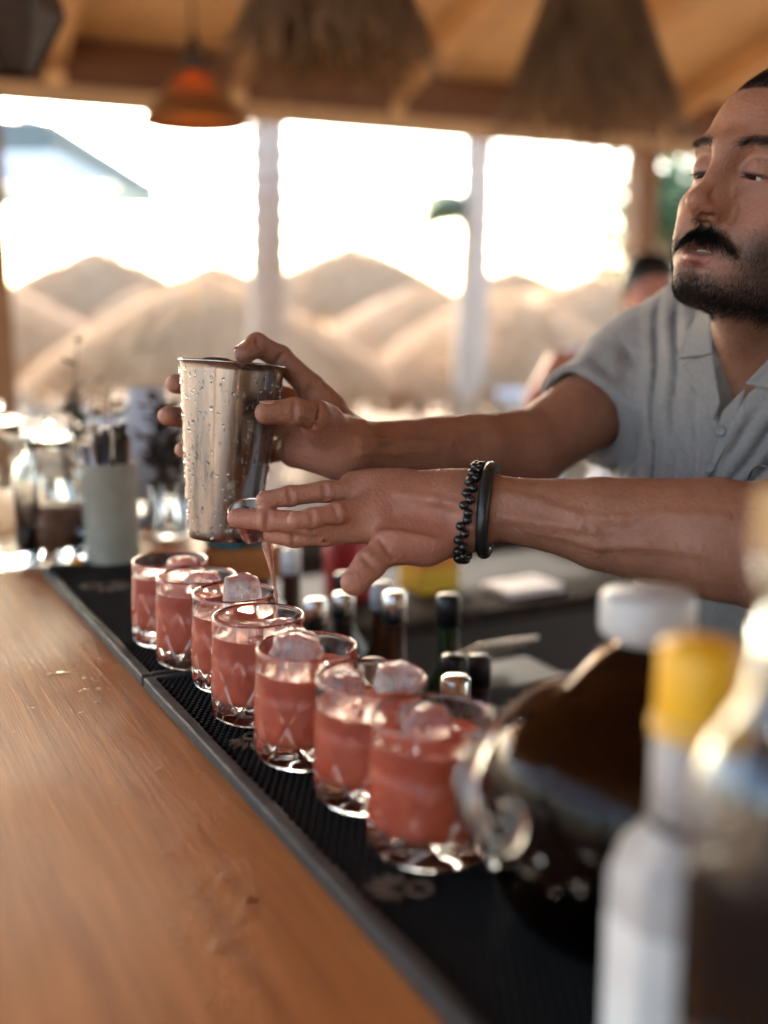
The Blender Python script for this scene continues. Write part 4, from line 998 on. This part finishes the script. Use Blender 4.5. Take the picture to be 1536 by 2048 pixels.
# right hand round the tin
body.chain([WRR, P(662, 885, .962), P(625, 850, .975)], [.0255, .0255, .0235], .014)
body.cone(P(690, 905, .95), P(592, 900, .968), .022, .0170, .014)
body.cone(P(690, 888, .945), P(640, 845, .915), .0225, .0165, .014)
body.cone(P(665, 850, .965), P(640, 805, .972), .0200, .0145, .014)
def digit(pts, rs, k=.008, nail=None):
    rs = [rs[0]] + [r * .93 for r in rs[1:]]
    body.chain(pts, rs, k)
    a, b = pts[-2], pts[-1]; d = (b - a) / np.linalg.norm(b - a)
    for i in range(1, len(pts) - 1):                                                # knuckle folds
        body.ell(pts[i], (rs[i] * .97,) * 3, None, .003)
    for i in range(1, len(pts) - 1):
        t_ = pts[i + 1] - pts[i - 1]; vw = CAM - pts[i]; vw /= np.linalg.norm(vw); sd = np.cross(t_, vw); sd /= np.linalg.norm(sd); c = pts[i] + vw * (rs[i] + .0004)
        for o_ in (0,): cc = c + t_ / np.linalg.norm(t_) * o_; body.cone(cc - sd * rs[i] * .75 - vw * rs[i] * .28, cc, .0008, .0009, .0040, 's'); body.cone(cc, cc + sd * rs[i] * .75 - vw * rs[i] * .28, .0009, .0008, .0040, 's')
    NAILS.append((b, d, rs[-1], nail))
NAILS = []
digit([P(645, 843, .918), P(632, 832, .900), P(588, 823, .880), P(533, 826, .873)], [.0155, .0138, .0118, .0106], .010)                                   # thumb
digit([P(655, 815, .968), P(622, 775, .965), P(560, 715, .955), P(514, 690, .942), P(489, 708, .930)], [.0155, .0132, .0116, .0112, .0100], .010)       # index over the rim
digit([P(632, 825, .985), P(540, 785, 1.004), P(408, 770, .998), P(352, 768, .968)], [.0140, .0120, .0108, .0098], .008)
digit([P(632, 858, .985), P(535, 848, 1.003), P(400, 838, .998), P(337, 832, .965)], [.0140, .0120, .0108, .0100], .008)
digit([P(625, 890, .978), P(535, 905, .993), P(425, 905, .990), P(368, 900, .962)], [.0125, .0105, .0095, .0086], .008)
# left arm (near one)
ELL = P(1590, 1092, .795); WRL = P(972, 1014, .845)
body.chain([SHL, mid(SHL, ELL, .5), ELL], [.050, .046, .042], .03)
body.chain([ELL, mid(ELL, WRL, .25), mid(ELL, WRL, .62), mid(ELL, WRL, .88), WRL], [.043, .0445, .0345, .0262, .0248], .02)
body.cone(mid(ELL, WRL, .12) + cam3(0, -.012, .006), mid(ELL, WRL, .6) + cam3(0, -.008, 0), .036, .024, .02)
# left hand, palm turned to the camera, thumb hanging down
body.chain([WRL, P(900, 1008, .846), P(770, 1003, .852)], [.0245, .0240, .0185], .012)
body.cone(P(930, 1035, .842), P(750, 1032, .842), .0225, .0165, .014)
body.cone(P(925, 990, .855), P(742, 978, .864), .0200, .0135, .014)
body.chain([P(915, 1048, .838), P(850, 1075, .826), P(795, 1078, .820)], [.0235, .0225, .0180], .014)
digit([P(815, 1075, .822), P(772, 1098, .813), P(740, 1128, .806), P(709, 1164, .800)], [.0165, .0126, .0128, .0117], .012)                              # thumb
digit([P(765, 1050, .840), P(650, 1068, .846), P(588, 1072, .852), P(545, 1068, .862)], [.0140, .0102, .0096, .0085], .010)                              # index, under the jigger
digit([P(765, 1035, .842), P(625, 1046, .838), P(535, 1040, .842), P(474, 1036, .850)], [.0135, .0099, .0095, .0087], .008)                              # middle
digit([P(755, 985, .862), P(650, 983, .853), P(580, 992, .848), P(530, 1000, .846)], [.0118, .0090, .0085, .0078], .008)                                 # ring
digit([P(752, 1012, .845), P(672, 1026, .822), P(625, 1036, .815), P(592, 1041, .812)], [.0115, .0086, .0082, .0075], .008)                              # little
body.cone(P(800, 970, .862), P(705, 967, .868), .012, .010, .01)
# palm hollow and crease
body.cone(P(890, 1030, .812), P(800, 1022, .815), .010, .008, .016, 's'); body.cone(P(868, 1052, .808), P(770, 1045, .812), .004, .003, .010, 's')

def hit(sol, px, py, z0=.8, z1=1.6):
    zs = np.linspace(z0, z1, 400); q = CAM + zs[:, None] * (P(px, py, 1.0) - CAM); d = sol(q); k = np.nonzero(d < 0)[0]
    return None if not len(k) else q[k[0]]
flesh = Solid(); flesh.p = list(body.p)
for pts, r_ in (([(1010, 990), (1080, 1005), (1150, 1032), (1240, 1040), (1330, 1030), (1450, 1035)], .0019), ([(1060, 1060), (1130, 1070), (1200, 1092), (1290, 1090), (1400, 1105)], .0017), ([(1150, 1032), (1190, 1060), (1200, 1092)], .0014),
                ([(930, 1015), (870, 1000), (800, 990)], .0020), ([(1010, 1035), (1080, 1045), (1160, 1055)], .0030), ([(720, 905), (790, 905), (870, 900)], .0024), ([(720, 880), (800, 882), (900, 890)], .0018)):
    q = [hit(flesh, *p_, .6, 1.3) for p_ in pts]; q = [a for a in q if a is not None]
    for i in range(len(q) - 1): body.cone(q[i], q[i + 1], r_, r_ * .9, .006)
bt = empty('person', (BE[0], BE[1], .02), 'bartender in grey polo shirt with dark beard, pouring drinks over the counter', 'person')
vb, fb = skin(body, .00185)
nb_ = normals(vb, fb)
loc = (vb - HC) @ HR / HS                                                # head coordinates
x, y, z = loc[:, 0], loc[:, 1], loc[:, 2]; ax = np.abs(x)
near = np.linalg.norm(loc, axis=1) < .20
gauss = lambda *c: np.exp(-sum((q / s_) ** 2 for q, s_ in c))
lips = near * np.clip(.8 * gauss((x, .0215), (y - .093, .014), (z + .0685, .0036)) + 1.15 * gauss((x, .020), (y - .093, .014), (z + .0825, .0068)), 0, 1) * (y > .076)
front = sstep(y, .01, .05)
jaw_top = -.060 + .018 * sstep(ax, .030, .062) + .05 * sstep(-y, -.035, .005)
beard = near * sstep(jaw_top - z, -.010, .022) * (z > -.150) * sstep(y, -.035, -.005)
beard *= 1 - gauss((x, .028), (y - .1, .05), (z + .075, .018))
beard *= 1 - .85 * gauss((ax - .028, .014), (y - .08, .05), (z + .084, .016))
beard = np.maximum(beard, near * gauss((x, .010), (y - .09, .02), (z + .0935, .0045)) * .9)       # soul patch
beard *= 1 - sstep(-z, .113, .130)
mus_z = -.0585 - .30 * np.maximum(ax - .006, 0) - 22.0 * np.maximum(ax - .020, 0) ** 2
must = near * sstep(.0092 * (1 - .55 * (ax / .036) ** 2) - np.abs(z - mus_z), -.003, .006) * (ax < .036) * (y > .066)
stub = near * np.clip(sstep(-.040 - z, -.01, .02) * sstep(y, -.03, .02) * .5, 0, 1) * (1 - lips) * (z > -.16)
brow = near * gauss((np.maximum(np.abs(ax - .0300) - .012, 0), .006), (z - (.0215 + .005 * np.sin(np.clip((ax - .012) / .04, 0, 1) * 3.1)), .0043)) * (y > .055)
hair_m = near * sstep(z - (.078 - .055 * sstep(ax, .045, .066) - .10 * sstep(-y, -.035, .03)), -.002, .003)
side_fade = near * sstep(-y, -.03, .0) * sstep(z, -.06, -.03) * (ax > .05)
# palms and finger pads redder
pal = np.zeros(len(vb))
for c, r_ in ((P(840, 1070, .80), .055), (P(715, 1160, .79), .03), (P(780, 1040, .80), .05), (P(600, 1045, .80), .05), (P(520, 1050, .83), .05), (P(345, 830, .95), .02), (P(350, 770, .95), .02), (P(600, 915, .94), .04)):
    pal = np.maximum(pal, np.exp(-((vb - c) ** 2).sum(1) / r_ ** 2))
rosy = near * np.clip(gauss((x, .018), (y - .105, .02), (z + .035, .016)) * .8 + gauss((ax - .045, .02), (y - .06, .04), (z + .035, .02)) * .5, 0, 1)
lash = near * gauss((np.maximum(np.abs(ax - EX) - .012, 0), .003), (z - (EZ - .0048 - .10 * (ax - EX) ), .0014)) * (y > .07)
lidm = near * gauss((ax - EX, .017), (y - .085, .02), (z - EZ + .002, .011))
M['skin'] = mat('skin', (.315, .142, .084), .47, var=(.225, .095, .054), vscale=26, detail=9, sss=.06, sssr=(.008, .003, .0015), bump=.0011, bscale=330, rvar=.2, spec=.5)
attr_mix(M['skin'], (.4, .2, .13), [('rosy', (.36, .125, .08), .6), ('lid', (.26, .12, .085), .7), ('palm', (.43, .175, .12), .6), ('stubble', (.10, .065, .05), .55), ('beard', (.018, .013, .011), .82), ('brow', (.06, .035, .03), .45), ('lash', (.02, .012, .01), .9), ('lips', (.33, .115, .10), .9), ('scalp', (.004, .0035, .0035), 1.0)])
bo = np_mesh('body', vb, fb, M['skin'], bt, True, dict(rosy=rosy, lash=lash, lid=lidm, palm=pal, stubble=stub, beard=np.maximum(beard, must), brow=brow, lips=lips, scalp=np.maximum(hair_m, side_fade * .6)))
M['hair'] = mat('black_hair', (.0040, .0036, .0036), .45, spec=.15)
def scatter(mask, count):
    p_ = mask * 1.0; p_ = p_ / p_.sum(); return rng.choice(len(vb), count, p=p_)
def grow(name, mask, count, length, r, dl, curl, lift):
    i = scatter(mask, count); jit = rng.normal(0, .0008, (count, 3)); d = (np.array(dl(loc[i])) @ HR.T)
    return hairs(name, vb[i] + jit, d, nb_[i], length, r, M['hair'], bt, curl, lift)
one = lambda *d: (lambda q: np.tile(np.array(d, float), (len(q), 1)))
grow('beard', beard ** 1.3 * (.5 + 1.5 * sstep(-z, .085, .110)), 20000, .0052, .00016, lambda q: np.stack([q[:, 0] * 3, np.full(len(q), .25), np.full(len(q), -1.)], 1), .40, .4)
grow('stubble', stub * (1 - beard) * (z < -.02), 2400, .0025, .00010, lambda q: np.stack([q[:, 0] * 3, np.full(len(q), .1), np.full(len(q), -1.)], 1), .4, .5)
grow('moustache', must * (1 + 2.5 * gauss((x, .014))), 4600, .0072, .00014, lambda q: np.stack([np.sign(q[:, 0]) * (.5 + 22 * np.abs(q[:, 0])), np.full(len(q), .25), np.full(len(q), -1.)], 1), .22, .45)
grow('eyebrows', brow ** 2, 1500, .0070, .00011, lambda q: np.stack([np.sign(q[:, 0]), np.full(len(q), .0), np.full(len(q), .45) - 14 * np.maximum(np.abs(q[:, 0]) - .022, 0)], 1), .2, .25)
grow('hair', hair_m, 12000, .020, .00022, lambda q: np.stack([q[:, 0] * 4, np.full(len(q), -1.), np.full(len(q), .25)], 1), .12, .22)
cap_ = Solid(); cap_.ell(H(0, -.020, .040), np.array([.0815, .1005, .0925]) * HS, HR, .01)
cap_.plane(H(0, .066, .080), HR @ np.array([0, .80, -.60]), HC - .25, HC + .25, .006); cap_.plane(H(0, -.03, -.005), HR @ np.array([0, .35, -.94]), HC - .25, HC + .25, .006)
vc_, fc_ = skin(cap_, .0035); np_mesh('hair_cap', vc_, fc_, M['hair'], bt); nc_ = normals(vc_, fc_); ic_ = rng.choice(len(vc_), 9000)
hairs('hair_strands', vc_[ic_], np.tile(HR @ np.array([0, -1., .15]), (9000, 1)), nc_[ic_], .016, .00022, M['hair'], bt, .12, .15)
for s in (-1, 1):                                                    # eyes
    e = H(s * EX, .0735, EZ); gz = HR @ np.array([s * -.05 - .10, .86, -.50]); gz /= np.linalg.norm(gz)
    ey = mesh('eye', xf(lathe([(.0122 * math.sin(t), -.0122 * math.cos(t)) for t in np.linspace(.02, math.pi - .5, 24)] + [(.0122 * math.sin(t), .0122 * math.cos(t)) for t in (.4, .3, .2, .1, .02)], 36), frame_from(gz, e)), mat('eye_white', (.55, .50, .47), .12, sss=.1), bt, True)
    mesh('iris', xf(lathe([(.0060, .01135), (.0047, .0121), (.0028, .0125), (.0004, .0126)], 28), frame_from(gz, e)), mat('iris', (.02, .011, .007), .06), ey, True)
    u = np.linspace(-1, 1, 30); root = np.stack([H(s * EX + q * .0120, .0872 - .004 * q * q, EZ - .0032) for q in u]).repeat(2, 0)
    hairs('eyelashes', root - HU * .003, np.tile(HR @ np.array([0, .8, -.55]), (60, 1)), np.tile(HU, (60, 1)), .0042, .00010, M['hair'], bt, .12, .1)
th_ = []
for k in range(6):
    a = (k - 2.5) * .0052; th_.append(xf(box(-.0025, .0025, -.0018, .0018, -.0030, .0035, .0008), Matrix.Translation(Vector(H(a, .0865 - 14 * a * a, -.0705))) @ Matrix(HR).to_4x4()))
mesh('teeth', join(*th_), mat('enamel', (.42, .39, .34), .25, sss=.1), bt, True)
# fine dark hair on the forearms
ma = np.zeros(len(vb))
for a_, b_ in ((ELR, WRR), (ELL, WRL)):
    ab = b_ - a_; u = ((vb - a_) @ ab) / (ab @ ab); dd = np.linalg.norm(vb - a_ - u[:, None] * ab, axis=1); ma = np.maximum(ma, ((u > .05) & (u < 1.02) & (dd < .06)) * (1 - .45 * u))
i = scatter(ma, 4200); dr_ = np.where((np.linalg.norm(vb[i] - WRL, axis=1) < np.linalg.norm(vb[i] - WRR, axis=1))[:, None], (WRL - ELL)[None], (WRR - ELR)[None]) / .27
hairs('arm_hair', vb[i], dr_ + np.array([0, 0, -.35]), nb_[i], .0085, .00007, M['hair'], bt, .45, .22)
# nails
def nail(b, d, out, r, L=1.0):
    out = np.array(out, float); out = out - d * (out @ d); out /= np.linalg.norm(out); sd = np.cross(d, out)
    v, f = [], []
    for i in range(7):
        for j in range(7):
            u, w_ = i / 6 - .62, (j / 6 - .5) * 2
            a = w_ * .75 * math.sqrt(max(.12, 1 - ((i - 3) / 3.6) ** 2)); k = 1 - .25 * max(0, abs(u + .1) - .3)
            v.append(b + d * u * r * 1.25 * L + (out * math.cos(a) + sd * math.sin(a) * k) * (r + .0004) )
    for i in range(6):
        for j in range(6): f.append((i * 7 + j, i * 7 + j + 1, (i + 1) * 7 + j + 1, (i + 1) * 7 + j))
    o = mesh('fingernail', (v, f), NM, bt, True); sm = o.modifiers.new('thick', 'SOLIDIFY'); sm.thickness = .0006; return o
NM = mat('nail', (.47, .235, .18), .28, sss=.1, spec=.5)
nail(NAILS[1][0], NAILS[1][1], cam3(-.5, .75, .35), NAILS[1][2]); nail(NAILS[0][0], NAILS[0][1], cam3(0, 1, .1), NAILS[0][2])
for k in (2, 3, 4): nail(NAILS[k][0], NAILS[k][1], cam3(-1, .1, -.5), NAILS[k][2])
for k in (6, 7, 8, 9): nail(NAILS[k][0], NAILS[k][1], cam3(0, .7, -.8), NAILS[k][2])
nail(NAILS[5][0], NAILS[5][1], cam3(-.2, .2, -1), NAILS[5][2])

# ---------------------------------------------------------------- shirt
sh = Solid()
sh.ell(CH, (.176, .116, .20), TR, .03); sh.ell(BE, (.168, .122, .24), TR, .06)
sh.cone(NB + np.array([.0, .02, -.02]), SHR, .060, .056, .05); sh.cone(NB + np.array([.01, 0, -.01]), SHL, .062, .060, .05)
sh.cone(P(1400, 640, 1.15), SHR, .048, .050, .04)
sh.cone(H(0, -.040, -.100), NB + np.array([.01, .02, -.02]), .050, .066, .03)
sh.ell(P(1452, 870, 1.045), (.100, .048, .10), TR, .05)
SER = mid(SHR, ELR, .53); SEL = mid(SHL, ELL, .60)
sh.cone(SHR, mid(SHR, ELR, .64), .057, .056, .04); sh.cone(SHL, mid(SHL, ELL, .72), .064, .060, .04)
base_sh = Solid(); base_sh.p = list(sh.p)
axR = (ELR - SHR) / np.linalg.norm(ELR - SHR); axL = (ELL - SHL) / np.linalg.norm(ELL - SHL)
sh.cone(mid(SHR, ELR, .38), mid(SHR, ELR, .9), .047, .050, .003, 's'); sh.cone(mid(SHL, ELL, .45), mid(SHL, ELL, .95), .055, .055, .003, 's')
def keep_below(c, n, R): sh.p.append(('p', np.array(c), np.array(n), None if R > .2 else R * .95, None, .002, 's', np.array(c) - R, np.array(c) + R))
keep_below(SER, axR, .085); keep_below(SEL, axL, .085); keep_below(BE - np.array([0, 0, .19]), np.array([0, 0, -1.]), .30)
for px, py, hw in ((1490, 610, 70), (1488, 650, 62), (1486, 690, 56), (1484, 715, 52), (1478, 740, 45), (1470, 762, 36), (1460, 785, 24), (1450, 805, 14), (1443, 822, 7)):
    c = hit(base_sh, px, py); c = P(px, py, 1.0) if c is None else c
    sh.ell(c, (hw * .00052, .05, .016), TR, .004, 's')
def cloth_folds(q, d):
    """hanging pleats down the front and pulls round the sleeve"""
    n = np.zeros(len(q)); k = np.nonzero(np.abs(d) < .020)[0]
    if not len(k): return n
    w_ = q[k] - CAM; Z = w_ @ FW; px = 768 + FPX * (w_ @ RT) / Z; py = 1024 - FPX * (w_ @ UP) / Z
    rid = lambda t: np.abs(np.sin(t * .5)) ** .7 - .68
    wob = 9 * np.sin(py * .013 + px * .004) + 5 * np.sin(py * .031 + 1)
    t1 = (px + .085 * (py - 600) + wob) / 6.4; m1 = sstep(px, 1262, 1300) * (1 - sstep(px, 1400, 1440)) * sstep(py, 575, 640)
    a1 = .0100 * (.65 + .35 * np.sin(px * .05 + py * .006))
    t2 = ((px - 1440) * .80 + (py - 850) * .62 + wob) / 6.2; m2 = sstep(px, 1425, 1470) * sstep(py, 800, 860)
    an = np.arctan2(py - 830, px - 1300); rr = np.hypot(px - 1300, py - 830); t3 = an * 14 + rr * .012; m3 = (1 - sstep(px, 1262, 1300)) * sstep(rr, 95, 125) * (1 - 1.0 * sstep(rr, 130, 185))
    low = 1 - sstep(py, 985, 1040); m2 = m2 * (1 - sstep(px, 1560, 1620))
    n[k] = low * (a1 * rid(t1) * m1 + .0090 * rid(t2) * m2 + .0060 * rid(t3) * m3) + .0006 * np.sin(px * .11 + 2 * np.sin(py * .06)) * np.sin(py * .09)
    return n
vs_, fs_ = skin(sh, .0026, cloth_folds)
M['shirt'] = mat('shirt_cotton', (.235, .216, .200), .9, var=(.190, .174, .161), vscale=260, sheen=.25, bump=.0005, bscale=900, detail=3, spec=.2)
so = np_mesh('shirt', vs_, fs_, M['shirt'], bt, True)
both = Solid(); both.p = list(sh.p)
def surf(px, py):
    a = hit(base_sh, px, py)
    return P(px, py, 1.06) if a is None else a
def flap(name, quad, lift, parent, n=12, th=.0028):
    """cloth flap whose corners show at the given places, lying on the shirt"""
    v, f = [], []
    zz = []
    for j in range(n + 1):
        for i in range(n + 1):
            u, w_ = i / n, j / n; q = [(quad[0][k] * (1 - u) + quad[1][k] * u) * (1 - w_) + (quad[3][k] * (1 - u) + quad[2][k] * u) * w_ for k in (0, 1)]
            zz.append((q[0], q[1], (surf(*q) - CAM) @ FW))
    Z = np.array([q[2] for q in zz]).reshape(n + 1, n + 1)
    for _ in range(6):
        Zp = np.pad(Z, 1, 'edge'); Z = np.minimum(Z + .002, (Zp[:-2, 1:-1] + Zp[2:, 1:-1] + Zp[1:-1, :-2] + Zp[1:-1, 2:] + 2 * Z) / 6)
    for (a, b, _), d_ in zip(zz, Z.ravel()): v.append(P(a, b, d_ - lift))
    for j in range(n):
        for i in range(n): f.append((j * (n + 1) + i, j * (n + 1) + i + 1, (j + 1) * (n + 1) + i + 1, (j + 1) * (n + 1) + i))
    o = mesh(name, (v, f), M['shirt'], parent, True); sm = o.modifiers.new('thick', 'SOLIDIFY'); sm.thickness = th; sm.offset = 0
    bv = o.modifiers.new('round', 'BEVEL'); bv.width = .0008; bv.segments = 2; return o
flap('collar', [(1404, 606), (1424, 622), (1426, 708), (1351, 718)], .0075, so)
flap('placket', [(1364, 730), (1426, 708), (1441, 806), (1428, 842)], .0035, so)
flap('collar', [(1540, 716), (1640, 700), (1640, 800), (1490, 768)], .0080, so)
flap('placket', [(1444, 824), (1492, 775), (1470, 860), (1398, 990)], .0012, so, 12, .002)
for px, py in ((1440, 862), (1418, 935)):
    c = surf(px, py); nn = (CAM - c) / np.linalg.norm(CAM - c); mesh('button', xf(lathe([(.0052, 0), (.0055, .0008), (.0050, .0018), (.0038, .0014), (.0004, .0013)], 20), frame_from(nn, c + nn * .0035, (0, 0, 1))), mat('button_horn', (.16, .15, .14), .3), so, True)
lg = [surf(a, b) + (CAM - surf(a, b)) * .004 for a, b in ((1498, 958), (1501, 946), (1508, 936), (1520, 931), (1532, 933), (1546, 930), (1560, 938))]
mesh('stitched_mark', tube(lg, .0008, 6), M['black'], so, True)
tr = Solid(); hp_ = BE - np.array([0, 0, .17])
tr.ell(hp_, (.158, .115, .12), TR, .03)
for s in (-1, 1):
    a = hp_ + rv * s * -.085 + np.array([0, 0, -.06]); kn = np.array([a[0] + fv[0] * .03, a[1] + fv[1] * .03, .50]); ft = np.array([a[0] - fv[0] * .03, a[1] - fv[1] * .03, .10])
    tr.chain([a, kn, ft], [.085, .062, .052], .03)
    shoe = Solid(); shoe.cone(ft * [1, 1, 0] + [0, 0, .06] - fv * .03, ft * [1, 1, 0] + [0, 0, .055] + fv * .15, .036, .034, .01); shoe.cone(ft, ft * [1, 1, 0] + [0, 0, .06], .042, .038, .02); v_, f_ = skin(shoe, .006)
    np_mesh('shoe', np.maximum(v_, [-9, -9, .0205]), f_, M['black'], bt)
v_, f_ = skin(tr, .008); np_mesh('trousers', v_, f_, mat('dark_cloth', (.05, .05, .055), .9, var=(.07, .07, .075), vscale=200), bt)

# ---------------------------------------------------------------- bracelets and ring on the left arm
def band_frame(c, u): return frame_from(u, c, (0, 0, 1))
wax = (WRL - ELL) / np.linalg.norm(WRL - ELL)
def around(c, tilt, ext):
    """closed ring of points standing ext off the skin round the arm"""
    u = Vector(wax) + Vector(UP) * 0; m = frame_from(u, c, (0, 0, 1)) @ Matrix.Rotation(tilt, 4, 'X'); pts = []
    for k in range(48):
        a = 2 * math.pi * k / 48; dr = np.array((m.to_3x3() @ Vector((math.cos(a), math.sin(a), 0)))); ts = np.linspace(.005, .05, 120); d = body(c[None] + dr[None] * ts[:, None]); j = np.nonzero(d > 0)[0]; pts.append(c + dr * ((ts[j[0]] if len(j) else .03) + ext))
    return pts
pc = around(P(978, 1012, .845), .05, .0042)
o = mesh('cord_bracelet', tube(pc + [pc[0]], .0052, 12, False), M['black'], None, True); tag(o, 'smooth thick black cord bracelet on the left wrist', 'bracelet')
pb = around(P(945, 1010, .846), -.03, .0038)
bb = empty('beaded_bracelet', P(945, 1080, .846), 'black beaded bracelet next to the smooth cord one', 'bracelet')
seg_l = [np.linalg.norm(pb[(k + 1) % 48] - pb[k]) for k in range(48)]; tot = sum(seg_l); nbd = int(tot / .0054); cum = np.concatenate([[0], np.cumsum(seg_l)])
bm_ = None
for k in range(nbd):
    s_ = tot * k / nbd; j = int(np.searchsorted(cum, s_, 'right') - 1); u = (s_ - cum[j]) / seg_l[j % 48]; q = pb[j % 48] * (1 - u) + pb[(j + 1) % 48] * u
    q = q + wax * (.0021 if k % 2 else -.0021)
    if bm_ is None: o = mesh('bead', blob((0, 0, 0), (.0038,) * 3, 1, 3, 0), M['bead'], bb, True); bm_ = o.data
    else: o = link('bead', bm_, bb)
    o.matrix_parent_inverse = parent_world(bb).inverted(); o.location = q
mesh('string', tube(pb + [pb[0]], .0012, 6, False), M['black'], bb, True)

# ---------------------------------------------------------------- guest in the background
gx = P(1300, 575, 3.3); g2 = Solid(); gh = gx
g2.ell(gh + [0, .01, .012], (.078, .098, .088), None, .02); g2.ell(gh + [0, -.03, -.045], (.058, .065, .075), None, .03); g2.cone(gh + [0, .02, -.07], gh + [0, .03, -.19], .055, .06, .03)
g2.ell(gh + [0, -.11, -.035], (.012, .016, .018), None, .02)
for s in (-1, 1): g2.ell(gh + [s * .078, .01, -.01], (.012, .02, .03), None, .01)
gs = [gh + [s * .20, .03, -.24] for s in (-1, 1)]
g2.cone(gs[0], gs[1], .055, .055, .05); g2.ell(gh + [0, .03, -.42], (.165, .11, .25), None, .06)
ge = P(1120, 730, 3.15); gw = P(1075, 800, 2.95)
g2.chain([gs[0], ge, gw], [.055, .045, .034], .03); g2.chain([gw, gw + [-.03, -.05, -.07]], [.034, .03], .02)
for k in range(4): g2.chain([gw + [-.03 + .014 * (k - 1.5), -.05, -.08], gw + [-.04 + .02 * (k - 1.5), -.07, -.135], gw + [-.035 + .02 * (k - 1.5), -.06, -.165]], [.010, .009, .007], .008)
g2.chain([gw + [.0, -.05, -.06], gw + [.035, -.075, -.10]], [.011, .009], .008)
g2.chain([gs[1], gs[1] + [.06, -.02, -.28], gs[1] + [.03, -.22, -.36]], [.055, .043, .032], .03); 
for k in range(4): g2.chain([gs[1] + [.02 + .014 * (k - 1.5), -.24, -.37], gs[1] + [.02 + .016 * (k - 1.5), -.31, -.39], gs[1] + [.02 + .016 * (k - 1.5), -.335, -.41]], [.012, .009, .007], .008)
v_, f_ = skin(g2, .006)
gp = empty('person', (gh[0], gh[1] + .03, 0), 'dark haired guest in pale shirt standing behind the bartender\'s shoulder, arm out', 'person')
lz = v_ - gh; scalp = (lz[:, 2] > -.02 + .9 * np.maximum(-lz[:, 1] - .03, 0)) * (np.abs(lz[:, 0]) < .1) * (lz[:, 2] < .13) * 1.0
gm = mat('guest_skin', (.50, .20, .135), .5, sss=.1, var=(.42, .16, .10), vscale=15); attr_mix(gm, (.5, .2, .13), [('scalp', (.015, .012, .01), 1.0)])
np_mesh('body', v_, f_, gm, gp, True, dict(scalp=scalp))
for s in (-1, 1): mesh('eye', blob(gh + [s * .03, -.088, -.005], (.013, .008, .006), 1, 2, 0), mat('guest_eye', (.03, .02, .015), .2), gp, True)
hr = Solid(); hr.ell(gh + [0, .02, .03], (.084, .098, .082), None, .01); hr.plane(gh + [0, -.045, .045], (0, -.75, -.66), gh - .2, gh + .2); v_, f_ = skin(hr, .006); np_mesh('hair', v_, f_, M['hair'], gp)
gt = Solid(); gt.cone(gs[0] + [.02, 0, 0], gs[1] - [.02, 0, 0], .064, .064, .05); gt.ell(gh + [0, .03, -.43], (.180, .125, .27), None, .06); gt.cone(gs[0], gs[0] * .62 + ge * .38, .066, .060, .04); gt.cone(gs[1], gs[1] + [.035, -.01, -.16], .066, .060, .04)
v_, f_ = skin(gt, .008); np_mesh('shirt', v_, f_, mat('pale_shirt', (.66, .64, .64), .9), gp)
gl = Solid(); hz_ = gh[2] - .66
gl.ell([gh[0], gh[1] + .03, hz_], (.17, .12, .14), None, .03)
for s in (-1, 1): gl.chain([[gh[0] + s * .09, gh[1] + .03, hz_ - .05], [gh[0] + s * .1, gh[1], .46], [gh[0] + s * .1, gh[1] + .03, .09]], [.085, .062, .05], .03); gl.cone([gh[0] + s * .1, gh[1] + .04, .055], [gh[0] + s * .1, gh[1] - .13, .05], .04, .035, .02)
v_, f_ = skin(gl, .01); np_mesh('trousers', np.maximum(v_, [-99, -99, .0205]), f_, mat('guest_shorts', (.55, .54, .55), .9), gp)
